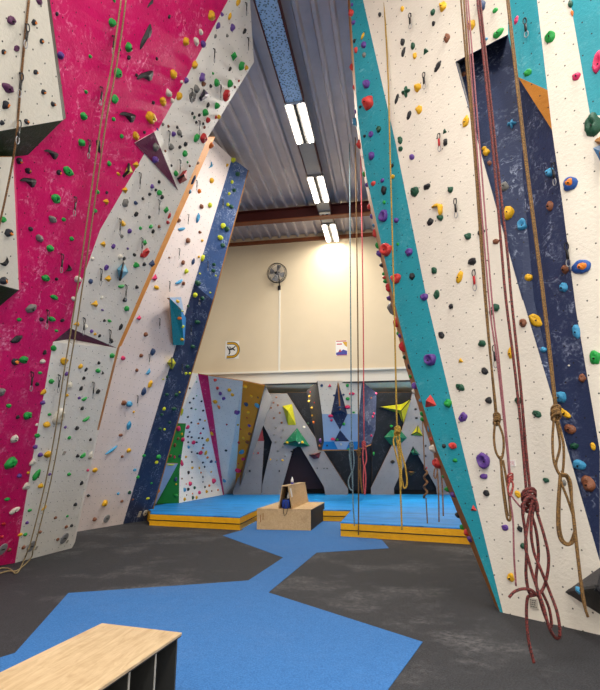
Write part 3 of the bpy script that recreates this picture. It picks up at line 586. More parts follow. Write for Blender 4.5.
# edge holds of the right tower
EDGE = len(H)
addh(340,60,6,"70 45 26 50 S;86 165 16 44 S;96 310 16 30 P;98 374 34 54 B;122 508 34 60 S;138 580 14 20 W")
addh(340,150,4,"98 96 14 24 G;110 140 16 20 P")
addh(350,180,6,"120 160 26 40 S;134 218 22 36 P;148 320 30 60 S;156 392 20 44 G;184 444 40 44 P;184 512 30 34 K;200 564 20 24 G;214 586 30 24 S;140 272 22 22 B")
addh(370,280,6,"92 8 34 30 G;116 48 36 56 R;122 110 38 34 P;126 172 36 86 E v 10;162 250 38 74 S;166 322 20 30 G;184 334 28 30 P;202 400 44 76 R;212 462 26 34 D;238 520 20 44 K;248 580 24 24 G")
addh(360,375,7.5,"420 80 50 60 P;408 122 34 50 W;456 192 26 30 B;470 290 34 40 G;474 330 36 40 G;538 480 24 36 S;558 552 64 70 W;515 400 14 60 B")
addh(370,430,7.5,"520 250 76 92 S;545 350 28 24 G;578 444 42 44 G")
addh(340,430,4,"456 258 22 26 P;488 388 20 24 G;510 410 26 28 S;524 436 28 24 P;470 340 18 26 K")
EDGE2 = len(H)
addh(340,0,4,"""48 18 12 14 P;44 52 24 28 S;53 90 20 16 P;90 144 30 12 Y s 50;57 163 14 14 K;94 179 24 28 P;62 199 18 26 S;95 219 18 22 E;104 336 32 32 P;110 410 48 54 S;80 428 14 12 K;153 516 22 26 D;123 537 22 24 P r;98 544 12 14 K
158 58 16 20 K;248 35 20 22 Y;410 24 38 44 Y v;370 49 24 24 D;373 94 18 20 K;426 151 32 36 T v;250 168 22 26 K;290 184 22 26 D;252 209 20 38 K v -25;298 222 20 28 Y;341 202 30 28 D t;390 264 26 40 K v -40;262 366 46 50 D x;309 348 32 34 Y;226 395 18 38 K v -30;315 438 28 34 Y;274 461 22 34 K v -25;501 486 30 46 Y v -20;417 524 22 24 D t;420 568 22 32 K;240 560 22 28 D;240 596 22 20 D;524 98 40 40 Y;562 20 46 44 N""")
addh(450,0,4,"""180 40 30 20 G v 20;192 132 52 32 G v 10;145 156 14 14 B;54 296 26 18 T;58 348 20 24 Y;246 494 46 40 B x;95 422 16 14 T;135 592 24 14 Y
263 80 24 30 M v -20;310 290 36 28 G v 20;398 147 54 46 G v 25;504 304 40 34 M v 20;590 248 44 90 M r -15;568 500 84 90 D v;480 14 24 32 D;488 52 14 26 O""")
addh(340,150,4,"""124 22 28 32 P;208 62 14 16 K;132 134 22 20 S;168 122 20 16 P;210 106 16 18 Y;174 161 24 36 K;176 209 14 16 G;172 264 36 48 P r;224 281 20 22 P;183 398 46 52 S r;230 376 12 14 G;274 408 32 32 P;222 514 42 42 S;287 505 24 28 K;336 588 32 30 P
287 28 22 24 P;296 166 38 40 D;346 146 32 26 K;392 234 54 62 Y c 35;400 271 26 26 D;359 288 30 28 K v 30;441 158 24 26 D;510 344 28 28 D;563 330 32 26 K;526 446 40 28 K;476 507 30 52 Y v -25;375 483 24 28 D;385 578 26 40 D v -15""")
addh(340,300,4,"""358 238 50 54 P r;358 407 52 58 S t;430 413 32 34 G;414 584 18 20 K;449 584 34 32 S
442 25 20 22 K;404 140 24 34 K v 30;566 174 32 30 D;481 242 22 24 Y t;577 284 34 28 K v -40;478 349 40 30 D v -25;490 468 40 40 P v 40;594 402 26 32 K""")
addh(340,430,4,"450 68 38 42 S r;459 122 20 18 G;532 314 30 30 S t;571 122 50 72 P r 20;574 186 32 26 P;584 252 26 28 K")
addh(450,150,4,"""184 366 28 22 T;144 8 30 28 Y;158 52 20 20 T;216 145 38 36 E;232 250 48 54 Y;286 297 42 44 B r;398 88 38 36 B;398 224 28 42 T;314 509 36 28 Y;458 478 32 40 T;451 550 34 42 B
478 134 70 56 Q v 35;524 467 86 58 Q v 5""")
addh(450,300,4,"""180 30 32 34 D;163 50 18 24 D;290 91 32 36 T;242 212 26 52 Y v -20;272 402 28 32 D;346 456 42 30 D v -35
345 82 80 44 Y v -40;374 199 30 24 B;503 125 36 60 B v;438 388 48 50 B;458 454 56 28 Y v -45;478 516 50 40 T v -20;494 584 36 30 D;528 312 30 36 T;570 586 22 36 Y;475 262 10 8 W;578 230 50 64 G v""")
addh(490,460,5.4545,"305 112 34 32 D;150 188 34 48 Y v 20;404 124 26 40 E;80 370 42 38 P v;162 376 32 36 K;180 470 30 36 D;484 28 78 62 B;530 128 76 112 T v 20")
addh(490,560,5.4545,"112 96 42 52 Y;476 158 36 32 B;586 214 34 30 T")

PN = {'pink': 'magenta wall', 'L4': 'grey-white wall', 'L9': 'lower white panel', 'mar1': 'maroon ledge', 'mar2': 'maroon blade', 'orange': 'orange side strip',
 'L1': 'upper left white box', 'L2': 'white box at left edge', 'grn1': 'green underside', 'L7': 'warm white far wall', 'L8': 'far blue strip', 'prism': 'teal wedge',
 'R1': 'long teal strip', 'R2': 'right white wall', 'R3': 'recessed navy panel', 'R4': 'upper teal panel', 'R6': 'far right white panel', 'R7': 'teal panel at top right', 'RS': 'outer edge of right wall', 'vol9': 'black corner volume',
 'bw': 'bouldering white panel', 'bm': 'bouldering magenta strip', 'bg': 'bouldering grey-white panel', 'bo': 'bouldering orange panel', 'bgn': 'bouldering green panel', 'bpb': 'pale blue wedge',
 'c1': 'leftmost grey cave panel', 'c2': 'middle grey cave panel', 'c3': 'grey diagonal cave band', 'c4': 'black cave panel', 'c6': 'right black cave panel', 'c7': 'right grey cave panel',
 'p1': 'white prow top', 'p2': 'pale blue prow panel', 'p3': 'navy prow diamonds', 'p4': 'prow base', 'ps': 'prow flank', 'vg1': 'deep green cave volume'}
def outline(sh, th, rnd):
    c, s = math.cos(th), math.sin(th)
    if sh == 't':
        k = 3; a = (th-math.pi/2) % (2*math.pi/k) - math.pi/k; r = math.cos(math.pi/k)/math.cos(a); r = r*(1+.22*noise.noise(Vector((math.cos(th)*1.5, math.sin(th)*1.5, rnd)))); x, y = c*r*1.15, s*r*1.15-.12
    elif sh == 's': x, y = c, s*(1-.25*abs(c)); y += .35*c*c-.15
    elif sh == 'd':                        # body with a long curved tail
        y = s; tb = [(-1,.02),(-.75,.14),(-.45,.28),(-.1,.5),(.25,.85),(.5,.95),(.75,.7),(.92,.35),(1,.03)]
        for (ya, wa), (yb_, wb_) in zip(tb, tb[1:]):
            if y <= yb_: wdt = wa+(wb_-wa)*(y-ya)/(yb_-ya); break
        x = (1 if c > 0 else -1)*wdt*(1 if c > 0 else .75) + .45*math.sin(y*2.6)
    elif sh == 'c':
        x, y = c, s
        if c < 0: x = .5*abs(c)
        x = x*1.5-.75
    elif sh == 'x':
        r = .62+.38*math.cos(th*4+.5); x, y = c*r, s*r
    else: r = 1; x, y = c*r, s*r
    return x, y
def holdmesh(w, h, sh, seed, lod, pr=None):
    rnd = random.Random(seed); seg = (18 if lod else 10); rings = (5 if lod else 3)
    if sh == 't': seg = 12; rings = 4
    p = pr if pr else {'o': .55, 'v': .42, 't': .55, 's': .5, 'd': .32, 'c': .4, 'r': .42, 'x': .4}[sh]*min(w, h)
    off = Vector((rnd.random()*50, rnd.random()*50, 0)); verts = []; faces = []
    tipx, tipy = rnd.uniform(-.2, .2), rnd.uniform(.0, .35)
    ph = rnd.random()*6
    for j in range(rings+1):
        t = j/rings                         # 0 rim .. 1 centre
        for k in range(seg):
            th = 2*math.pi*k/seg; x, y = outline(sh, th, seed*.37)
            if sh == 't': rho = 1-t*.97; zz = t**1.0
            elif sh == 'c': rho = math.cos(t*math.pi/2*.95); zz = math.sin(t*math.pi/2); x = .375+(x-.375)*rho; y = y*rho; rho = 1
            elif sh == 'd': rho = math.cos(t*math.pi/2*.96); zz = t
            else: rho = math.cos(t*math.pi/2*.95); zz = math.sin(t*math.pi/2)
            x = x*rho + (tipx*t if sh in 'ovt' else 0); y = y*rho + (tipy*t*.6 if sh in 'ovt' else 0)
            if sh in 'ovrcx':
                nn = noise.noise(Vector((x*1.3, y*1.3, zz))+off) + (.45*noise.noise(Vector((x*3.4, y*3.4, zz*2))+off) if lod else 0); amp = .27 if sh != 'x' else .08
                x *= 1+amp*nn; y *= 1+amp*nn; zz *= 1+.35*nn
                if sh == 'v': zz *= .7+.3*math.cos(th*2+ph)*(1-t)+.3*t; zz = max(zz, 0)
                if sh == 'o' and lod and seed % 2: zz -= .42*math.exp(-((x-.05)**2+(y-.25)**2)/.06)
            if sh == 'v' and lod: zz -= .5*math.exp(-((x*.6)**2+(y-.15)**2)/.04)*t
            if sh == 'r': zz = math.sin(min(1, t*1.0)*math.pi)*.9+.12*t if t < .8 else .15
            verts.append(Vector((x*w/2, y*h/2, max(zz, 0)*p if j else 0)))
    b = len(verts)
    for k in range(seg): verts.append(Vector((verts[k].x, verts[k].y, -.03)))
    for j in range(rings):
        for k in range(seg): faces.append((j*seg+k, j*seg+(k+1) % seg, (j+1)*seg+(k+1) % seg, (j+1)*seg+k))
    faces.append(tuple(rings*seg+k for k in range(seg)))
    for k in range(seg): faces.append((b+k, b+(k+1) % seg, (k+1) % seg, k))
    faces.append(tuple(b+k for k in reversed(range(seg))))
    return verts, faces, p
def frame(n, rot):
    up = Z - n*Z.dot(n); up.normalize(); x = up.cross(n); m = Matrix((x, up, n)).transposed()
    return m.to_4x4() @ Matrix.Rotation(math.radians(rot), 4, 'Z')
items = []
for i, (px, py, w, h, c, sh, an) in enumerate(H):
    r = hit(px, py)
    if EDGE <= i < EDGE2:
        r = None
        for dx in (0, 1, 2, 3, 4, 5, 6, 8, 10, 12, 14):
            q = hit(px+dx, py)
            if q and q[2] == 'RS': r = q; break
            if q and q[2] == 'R1':
                # just at the rim of the face
                r = (q[0], (-Rt*.95-Hd*.1).normalized(), 'RS'); break
        if not r: print('EDGE MISS', px, py); continue
    if not r: print('MISS', px, py, c); continue
    loc, n, pid = r
    zc = project(loc)[2]
    if pid == 'RS':
        n = (-Rt*.9 - Hd*.42).normalized(); S = zc/F
        ww, hh_ = w*S, h*S; p = ww*.95
        vdir = -Rt
        tx, ty, _ = project(loc)
        # put base centre just inside the face
        items.append(dict(px=px, py=py, loc=loc + (-Rt)*max(0, (tx-px)*S-ww*.45), n=n, pid=pid, w=ww*1.1, h=hh_, c=c, sh='o' if sh == 'v' else sh, an=an, zc=zc, area=w*h, pr=p*.8, i=i)); continue
    S = zc/F
    # foreshortening of the wall
    vd = (loc-CAM).normalized(); m = frame(n, 0); ax = Vector(m.col[0][:3]); ay = Vector(m.col[1][:3])
    p1 = project(loc+ax*.1); p2 = project(loc+ay*.1); p0 = project(loc)
    fx = math.hypot(p1[0]-p0[0], p1[1]-p0[1])/(.1/S); fy = math.hypot(p2[0]-p0[0], p2[1]-p0[1])/(.1/S)
    ww = w*S/max(.75, fx); hh_ = h*S/max(.75, fy)
    pr = {'o': .55, 'v': .42, 't': .55, 's': .5, 'd': .3, 'c': .4, 'r': .42, 'x': .4}[sh]*min(ww, hh_)
    q = project(loc+n*pr*.4); r2 = hit(px-(q[0]-px)*.8, py-(q[1]-py)*.8)
    if r2 and r2[2] == pid: loc, n = r2[0], r2[1]
    items.append(dict(px=px, py=py, loc=loc, n=n, pid=pid, w=ww, h=hh_, c=c, sh=sh, an=an, zc=zc, area=w*h, pr=None, i=i))
items.sort(key=lambda q: -q['area'])
main = items[:300]; rest = items[300:]
print('holds', len(items), 'individual', len(main))
SW = {'o': 'knob', 'v': 'jug', 't': 'pyramid', 's': 'sliver', 'd': 'tailed', 'c': 'crescent', 'r': 'dished', 'x': 'star'}
quick = [(25.5,29),(19.5,78),(17.5,125),(112,41),(100,92),(88,145),(74,202),(61,259),(46.5,315),(31,377),(213,54),(247,43),(245,8),(190.6,94),(219.4,90),(168,136),(198.3,126),(179,165),(139,178),(158,205),(119,224),(141,243),(100,274),(125,290),(83,323),(109,335),(58,380),(92.5,387.5),(196,186),(187.5,220),(178.6,254),(169,287),(159,324),(148.7,360),(137,401),(222.6,205),(207.5,267),(199,301),(190.6,331),(181.6,370),(411,26),(425,85),(440,146),(456.5,211),(475,282),(526,31),(495.5,357),(567.5,255),(555,175)]
# unique labels
ORD = ['', 'second ', 'third ', 'fourth ', 'fifth ', 'sixth ', 'seventh ', 'eighth ', 'ninth ', 'tenth ', 'eleventh ', 'twelfth ', 'thirteenth ', 'fourteenth ', 'fifteenth ', 'sixteenth ']
def make_labels(its, word):
    def sz(q): a = q['area']; return 'large ' if a > 95 else ('tiny ' if a < 18 else ('small ' if a < 45 else ''))
    for q in its: q['b1'] = (sz(q)+q['cw']+' '+q['sw']+word).replace('  ', ' '); q['b0'] = q['cw']
    allp = its
    def rel(q, o):
        dx, dy = o['px']-q['px'], o['py']-q['py']
        if abs(dy) > abs(dx): return 'below' if dy < 0 else 'above'
        return 'right of' if dx < 0 else 'left of'
    used = {}
    for q in its:
        same = [o for o in its if o is not q and o['b1'] == q['b1'] and PN[o['pid']] == PN[q['pid']]]
        base = q['b1']+' on the '+PN[q['pid']]
        if not same: q['label'] = base; used[base] = 1; continue
        done = False
        near = sorted([o for o in allp if o is not q and o['cw'] != q['cw']], key=lambda o: math.hypot(o['px']-q['px'], o['py']-q['py']))[:3]
        for o in near:
            dd = math.hypot(o['px']-q['px'], o['py']-q['py'])
            if dd > 26: break
            r_ = rel(q, o); ok = True
            for s in same:
                for z in allp:
                    if z is not s and z['b1'] == o['b1'] and rel(s, z) == r_ and math.hypot(z['px']-s['px'], z['py']-s['py']) < max(26, dd*1.3): ok = False
            lab = base+', just '+r_+' a '+o['b1'].replace(' hold', '')
            if ok and lab not in used and len(re.findall(r"[\w']+", lab)) <= 16:
                q['label'] = lab; used[lab] = 1; done = True; break
        if done: continue
        grp = sorted(same+[q], key=lambda o: o['py']); k = grp.index(q); n = len(grp)
        if n == 2: w_ = 'higher of its two' if k == 0 else 'lower of its two'
        elif k < n/2: w_ = ORD[min(k, 15)]+'highest of its kind'
        else: w_ = ORD[min(n-1-k, 15)]+'lowest of its kind'
        lab = base+', '+w_
        if len(re.findall(r"[\w']+", lab)) > 16: lab = q['b1'].replace(q['sw']+' ', '')+' on the '+PN[q['pid']]+', '+w_.replace(' of its kind', ' '+q['sw'])
        if len(re.findall(r"[\w']+", lab)) > 16 or len(re.findall(r"[\w']+", lab)) < 4: print('LONG', lab)
        q['label'] = lab; used[lab] = used.get(lab, 0)+1
for q in main: q['cw'] = HC[q['c']][1]; q['sw'] = SW[q['sh']]
make_labels(main, ' hold')
labs = [q['label'] for q in main]; print('dup labels', len(labs)-len(set(labs)), 'maxwords', max(len(l.split()) for l in labs))
boltmesh = mesh_of(*(lambda m: (m.v, m.f))(MB().lathe((0, 0, 0), [(.009, -.01), (.009, .004), (.004, .004)], seg=8)), 'bolt'); boltmesh.materials.append(M['bolt'])
def hold_obj(q):
    vs, fs, p = holdmesh(q['w'], q['h'], q['sh'], q['i']*13+5, q['area'] > 30, q['pr'])
    me = mesh_of(vs, fs, 'climbing_hold', q['sh'] not in 'td'); me.materials.append(M['h'+q['c']])
    o = bpy.data.objects.new('climbing_hold', me); COL.objects.link(o)
    mw = Matrix.Translation(q['loc']) @ frame(q['n'], q['an']); o.matrix_world = mw
    setp(o, q['label'], 'climbing hold', 'climbing holds on the '+PN[q['pid']])
    if q['c'] in 'XQ':
        vs, fs, p2 = holdmesh(q['w']*.62, q['h']*.6, 'o', q['i']*7+3, q['area'] > 30, p*1.25)
        m2 = mesh_of(vs, fs, 'core', True); m2.materials.append(M['hcore']); c = bpy.data.objects.new('core', m2); COL.objects.link(c); c.parent = o; c['label'] = 'orange core'
        c.location = (q['w']*.06, 0, 0)
    if q['area'] > 60 and q['sh'] in 'ovrs' and q['pid'] != 'RS':
        b = bpy.data.objects.new('bolt', boltmesh); COL.objects.link(b); b.parent = o; b['label'] = 'dark bolt head'
        # find surface height near centre
        tgt = Vector((0, -q['h']*.08)); best = max((v_.z for v_ in vs if (Vector((v_.x, v_.y))-tgt).length < min(q['w'], q['h'])*.22), default=p)
        b.location = (tgt.x, tgt.y, (best if q['c'] not in 'XQ' else p*1.2))
    return o
for q in main: hold_obj(q)
# the smallest remaining holds: one uncountable scatter, coloured by slot
if rest:
    vv = []; ff_ = []; mi = []; cols = sorted({q['c'] for q in rest})
    for q in rest:
        vs, fs, p = holdmesh(q['w'], q['h'], q['sh'], q['i']*13+5, False, q['pr']); mw = Matrix.Translation(q['loc']) @ frame(q['n'], q['an']); b = len(vv)
        vv += [mw @ v_ for v_ in vs]; ff_ += [tuple(b+k for k in f_) for f_ in fs]; mi += [cols.index(q['c'])]*len(fs)
    me = mesh_of(vv, ff_, 'small_climbing_holds', True)
    for c in cols: me.materials.append(M['h'+c])
    for p_, k in zip(me.polygons, mi): p_.material_index = k
    o = bpy.data.objects.new('small_climbing_holds', me); COL.objects.link(o); setp(o, 'scatter of the many tiny footholds dotted over the climbing and bouldering walls', 'small footholds', kind='stuff')
# ------------------------------------------------------------------ quickdraws
def oval(cx, cz, rx, rz, y=0, n=14): return [(cx+rx*math.cos(2*math.pi*i/n), y, cz+rz*math.sin(2*math.pi*i/n)) for i in range(n)]
qm = {}
mb = MB(); mb.tube(oval(0, -.045, .021, .04), .0055, 6, True); qm['carabiner'] = mb
mb = MB(); mb.box(-.013, -.005, -.185, .013, .005, -.08); qm['sling'] = mb
mb = MB(); mb.tube(oval(0, -.22, .022, .04), .005, 6, True); qm['carabiner2'] = mb
def mk(k, mat):
    m = qm[k]; me = mesh_of(m.v, m.f, k, True); me.materials.append(M[mat]); return me
QM = [('carabiner', mk('carabiner', 'darkmetal')), ('sling', mk('sling', 'black')), ('carabiner', mk('carabiner2', 'greymetal'))]
redsl = mk('sling', 'hR')
ql = []
for (x, y) in quick:
    r = hit(x, y-6 if x < 300 else y-12)
    if not r: print('Q MISS', x, y); continue
    ql.append(dict(px=x, py=y, loc=r[0], n=r[1], pid=r[2], area=50, cw='red-slung' if (x, y) in ((440,146),(475,282)) else 'black', sw='quickdraw'))
make_labels(ql, ' with steel carabiners')
for q in ql:
    e = empty('quickdraw', q['loc']+q['n']*.035, q['label'], 'quickdraw', 'quickdraws hanging on the '+PN[q['pid']])
    ax = Z.cross(q['n']).normalized(); e.rotation_euler = (0, 0, math.atan2(ax.y, ax.x))
    for nm, me in QM:
        c = bpy.data.objects.new(nm, redsl if nm == 'sling' and q['cw'] == 'red-slung' else me); COL.objects.link(c); c.parent = e
        if nm == 'carabiner' and me is QM[0][1]: c['label'] = 'upper carabiner'
        if nm == 'carabiner' and me is QM[2][1]: c['label'] = 'lower shiny carabiner'
    hm = bpy.data.objects.new('hanger', boltmesh); COL.objects.link(hm); hm.parent = e; hm.location = (0, .02, 0); hm.rotation_euler = (math.radians(90), 0, 0)
# ------------------------------------------------------------------ ropes
def cr(pts, n=6, closed=False):
    out = []; N = len(pts)
    for i in range(N-1):
        p0 = pts[max(i-1, 0)]; p1 = pts[i]; p2 = pts[i+1]; p3 = pts[min(i+2, N-1)]
        for k in range(n):
            t = k/n; out.append(.5*((2*p1)+(p2-p0)*t+(2*p0-5*p1+4*p2-p3)*t*t+(-p0+3*p1-3*p2+p3)*t**3))
    out.append(pts[-1]); return out
def rope(label, strands, r, mat, knot=None, kmat=None, cat='rope', group=None):
    m = MB()
    for s in strands: m.tube(s, r, 8)
    o = m.build('climbing_rope', M[mat], smooth=True); setp(o, label, cat, group)
    if knot:
        m = MB()
        for s in knot: m.tube(s, r*1.05, 8)
        m.build('knot', M[kmat or mat], o, smooth=True)
    return o
def path(pts, d, jit=0, seed=0, n=6):
    rnd = random.Random(seed); return cr([D(x, y, d+rnd.uniform(-jit, jit)) for x, y in pts], n)
def totop(p, z=CEIL-.02): return Vector((p.x, p.y, z))
def coil(px, py, d, rx, ry, turns, seed=0):
    rnd = random.Random(seed); out = []
    for k in range(turns):
        c = D(px+rnd.uniform(-.5, .5), py-ry*.4+ry*.8*k/max(1, turns-1), d); S = project(c)[2]/F; tl_ = rnd.uniform(-.5, .5)
        out.append([c + Rt*(rx*S*math.cos(a)) + Z*(ry*S*.35*math.sin(a+tl_)) + Hd*(-rx*S*.8*math.sin(a)) for a in [i*2*math.pi/12 for i in range(13)]])
    return out
# dark red double rope with big knot
d = 4.3
s = [path([(477.5,0),(493,150),(501.5,250),(506,300),(516,380),(523,450),(527,500)], d), path([(480,0),(496,150),(507,250),(511.5,300),(520,380),(526,450),(531,500)], d+.03)]
for q_ in s: q_.insert(0, totop(q_[0]))
s += [path([(526,496),(522.5,510),(525,530),(526.5,550),(526,575),(529,592),(533,594)], d, .03, 1), path([(532,494),(537,512),(544,535),(548.5,556),(547,576),(541,592),(530,596)], d-.05, .02, 2),
 path([(533,498),(528,522),(525.5,545),(529,562),(535,582),(543,605),(549,627),(556,638),(560,634),(557,612),(549,590),(541,570),(534,552),(531,530),(534,505)], d-.08, .03, 3),
 path([(530,510),(536,530),(538.5,555),(536,580),(540,600),(547,621),(551.5,626),(549,608),(541,590)], d+.03, .02, 4),
 path([(531,596),(527.5,598),(526.5,615),(528.5,640),(534,663)], d, 0, 5), path([(509,597.5),(514,592),(522,589),(531,590),(540,598)], d-.06, 0, 6)]
rope('thick dark red flecked rope hanging doubled at right, knotted with long loops near the floor', s, .0115, 'r_red', coil(529,500,d-.03,6.5,16,5,3)+[path([(523,515),(524,503),(529,497),(536,501),(538,512)], d-.1)], 'r_red')
# dusty pink thin rope
d = 4.6
s = [path([(468,0),(480,150),(492,300),(499,360),(507,440),(510,474)], d), path([(466,0),(477,150),(489,300),(497,360),(506,440),(509,474)], d+.02)]
for q_ in s: q_.insert(0, totop(q_[0]))
s += [path([(510,478),(513,486),(510,497),(513,520),(514,555),(516,586)], d), path([(511,495),(517,503),(523,508),(528,500)], d-.1)]
rope('thin dusty pink rope pair at right, tail ending beside a low yellow hold', s, .0078, 'r_pink', coil(510,478,d,2.6,6,3,5)+[path([(510,480),(513,484),(512,492),(510,496),(508,489),(510,480)], d-.02)], 'r_redb')
# tan rope A
d = 4.75
a_ = path([(461,0),(467,70),(474,150),(485,300),(497,418)], d); a_.insert(0, totop(a_[0])); b_ = path([(464,0),(469,70),(476,150),(486,300),(496,418)], d+.03); b_.insert(0, totop(b_[0]))
s = [a_, b_, path([(495,422),(494,438),(496,452),(501,459),(503.5,450),(503,436),(498,422)], d, .02, 3), path([(501,456),(502,480),(505,505),(507.5,519),(510.5,517),(508,490),(503,460)], d-.02, 0), path([(500,456),(503,482),(506,505),(508,516)], d+.02)]
rope('leftmost tan rope of the right-hand wall, looped and knotted above the purple holds', s, .0105, 'r_tan', coil(497,419,d,2.8,8,4,7))
# tan rope D
d = 4.55
a_ = path([(507,0),(524,150),(534,230),(543,300),(555,408)], d); a_.insert(0, totop(a_[0])); b_ = path([(508.5,0),(525.5,150),(535.5,230),(544.5,300),(556.5,408)], d+.03); b_.insert(0, totop(b_[0]))
s = [a_, b_, path([(554,418),(552.5,440),(554,462),(560,475),(563,470),(563.5,445),(558,420)], d, .03, 3), path([(556,420),(560,445),(556,465),(561,476)], d+.04), path([(560,474),(558,500),(557.5,525),(560,539),(567,545),(574,540),(574.5,522),(568,500),(561,482),(561,475)], d, 0), path([(561,474),(559.5,500),(559.5,525),(563,540),(570,543),(575,530)], d+.03, 0),
 path([(561,474),(567,475),(571,484),(572,505),(575,535),(579,570),(583,600),(588,617)], d-.03), path([(562,476),(568,480),(573,510),(577,545),(581,580),(586,612)], d)]
rope('rightmost tan rope in front of the navy panel, tied in long loops', s, .0108, 'r_tan', coil(556,413,d,4.2,10,5,9))
# golden rope near the teal edge
d = 6.4
a_ = path([(384,0),(388,75),(390,150),(394,300),(397,430)], d); a_.insert(0, totop(a_[0]))
s = [a_, path([(397,432),(393.5,440),(395.5,452),(399,466),(402,480),(404,488),(407,484),(405.5,468),(401,450),(399,434)], d, .02, 2), path([(396,436),(399,455),(400,480),(401,505),(402,530)], d+.02), path([(398,440),(401,462),(401,490)], d-.02)]
rope('golden yellow rope hanging before the teal strip, knotted above the blue mats', s, .0105, 'r_gold', coil(397.5,431,d,2.6,6,4,11))
# central ropes
d = 11.8
a_ = path([(349.6,140),(350.5,300),(351.5,440)], d); a_.insert(0, totop(a_[0]))
s = [a_, path([(351,442),(349.5,455),(352,471),(354,462),(352.5,445)], d), path([(352,472),(348.5,480),(349.5,488),(353,491)], d), path([(352.5,470),(353,500),(354.5,526)], d), path([(350.5,446),(351.5,470),(353,486)], d+.05)]
rope('grey-blue rope hanging in the middle of the hall, leftmost of three', s, .015, 'r_blue', coil(351.5,446,d,1.6,6,3,1), group='ropes in the middle of the hall')
a_ = path([(355.3,140),(357.5,300),(358.5,440),(358.5,535)], d-.3); a_.insert(0, totop(a_[0]))
rope('plain tan rope hanging in the middle of the hall, middle of three', [a_, path([(359,470),(361,485),(362.5,494),(361,480),(360,458)], d-.3)], .014, 'r_tan', coil(358.8,452,d-.3,1.6,5,3,2), group='ropes in the middle of the hall')
a_ = path([(360.5,140),(363,300),(364,440)], d+.2); a_.insert(0, totop(a_[0]))
rope('coral red rope hanging in the middle of the hall, rightmost of three', [a_, path([(364,442),(362.8,455),(364,466),(366.5,459),(365,444)], d+.2), path([(364,466),(363.4,480),(364.8,495),(365.8,478),(364.6,466)], d+.2)], .014, 'r_coral', coil(364,445,d+.2,1.6,5,3,3), group='ropes in the middle of the hall')
a_ = path([(421,400),(423.3,435),(424.5,470)], 11.6); a_.insert(0, totop(a_[0]))
br = [D(425+1.6*math.sin(k*.9), 470+k*1.4, 11.6+.05*math.cos(k*.9)) for k in range(21)]
rope('brown rope with a twisted plait hanging left of the teal edge over the mats', [a_, path([(426,498),(427,515),(428,538)], 11.6)], .013, 'r_brown', [cr(br, 3), [p + Rt*.03+Hd*.03 for p in cr(br[::-1], 3)]])
a_ = path([(434,455),(437,468),(438.5,490),(439,522)], 8.2)
rope('left one of two short brown rope ends under the red edge hold', [a_, path([(437,466),(434.5,470),(434,476),(436,478),(437.5,470)], 8.2)], .010, 'r_brown')
rope('right one of two short brown rope ends under the red edge hold', [path([(439,458),(441,470),(442.5,490),(443.3,516)], 8.2)], .011, 'r_brown')
# left ropes lying on the wall
def wallrope(pts, lift=.1, dx=0, n=6):
    out = []
    for x, y in pts:
        r = hit(x+dx, y)
        out.append((r[0]+r[1]*lift) if r else D(x+dx, y, 6))
    P_ = []
    for (x, y), p in zip(pts, out):
        a, b = ray(x+dx, y); dd = (p-CAM).dot(Hd); P_.append(D(x+dx, y, dd))
    return cr(P_, n)
top = [A(34,-60,nb+.08)]
rope('rust brown rope clipped down the upper left white box', [wallrope([(29,0),(26,28),(22,70),(18,120)], .08)[::1] + cr([A(18,124,nb+.1), A(13,160,nq+.15), A(5,200,nq+.12), A(0,222,nq+.1), A(-8,260,nq+.1)], 6)], .010, 'r_brown')
mid = [(121,0),(117,30),(110,75),(103,110),(97,150),(90,200),(83,250),(77,290),(71,330)]
low = [(66,360),(62,385),(57,420),(52,450),(46,480),(39,510),(30,545)]
st = []
for dx in (0, 5):
    a_ = [A(x+dx, y, .14) for x, y in mid+low]
    fl_ = [ZP(26+dx, 558, .02), ZP(18, 570, .02), ZP(8 if dx else 4, 571, .02), ZP(-6, 575, .02)] if dx else [ZP(24, 560, .02), ZP(17, 573, .02), ZP(10, 569, .02), ZP(2, 568, .02), ZP(-8, 572, .02)]
    st.append(cr(a_+[A(28+dx, 550, .16)]+fl_, 5))
rope('pale tan doubled rope running down the magenta and white walls to the floor at left', st, .0095, 'r_tanl')
# ------------------------------------------------------------------ route discs and tags
def onwall(px, py, off=.006):
    r = hit(px, py); return r[0]+r[1]*off, r[1]
for (x, y, w, hgt, label) in ((2,549,6,12,'grey round route disc low on the magenta wall'), (31,546,7,11,'grey round route disc behind the tan rope on the lower white panel'), (64,538,7,11,'grey round route disc at the lower right corner of the lower white panel'), (106.5,518.5,7,8,'grey round route disc low on the warm white far wall'), (145,513,4.5,6,'pale round disc at the foot of the navy strip')):
    p, n = onwall(x, y); S = project(p)[2]/F
    o = MB().lathe((0,0,0), [(hgt*S*.5, -.004), (hgt*S*.5, .012), (hgt*S*.42, .016)], seg=24).build('route_disc', M['greymetal'] if y > 513.5 else M['grubby']); o.matrix_world = Matrix.Translation(p) @ frame(n, 0); setp(o, label, 'route disc')
    c = MB().box(-hgt*S*.2, -hgt*S*.05, .016, hgt*S*.2, hgt*S*.05, .0175).build('marking', M['ink']); c.parent = o; c['label'] = 'worn dark marking'
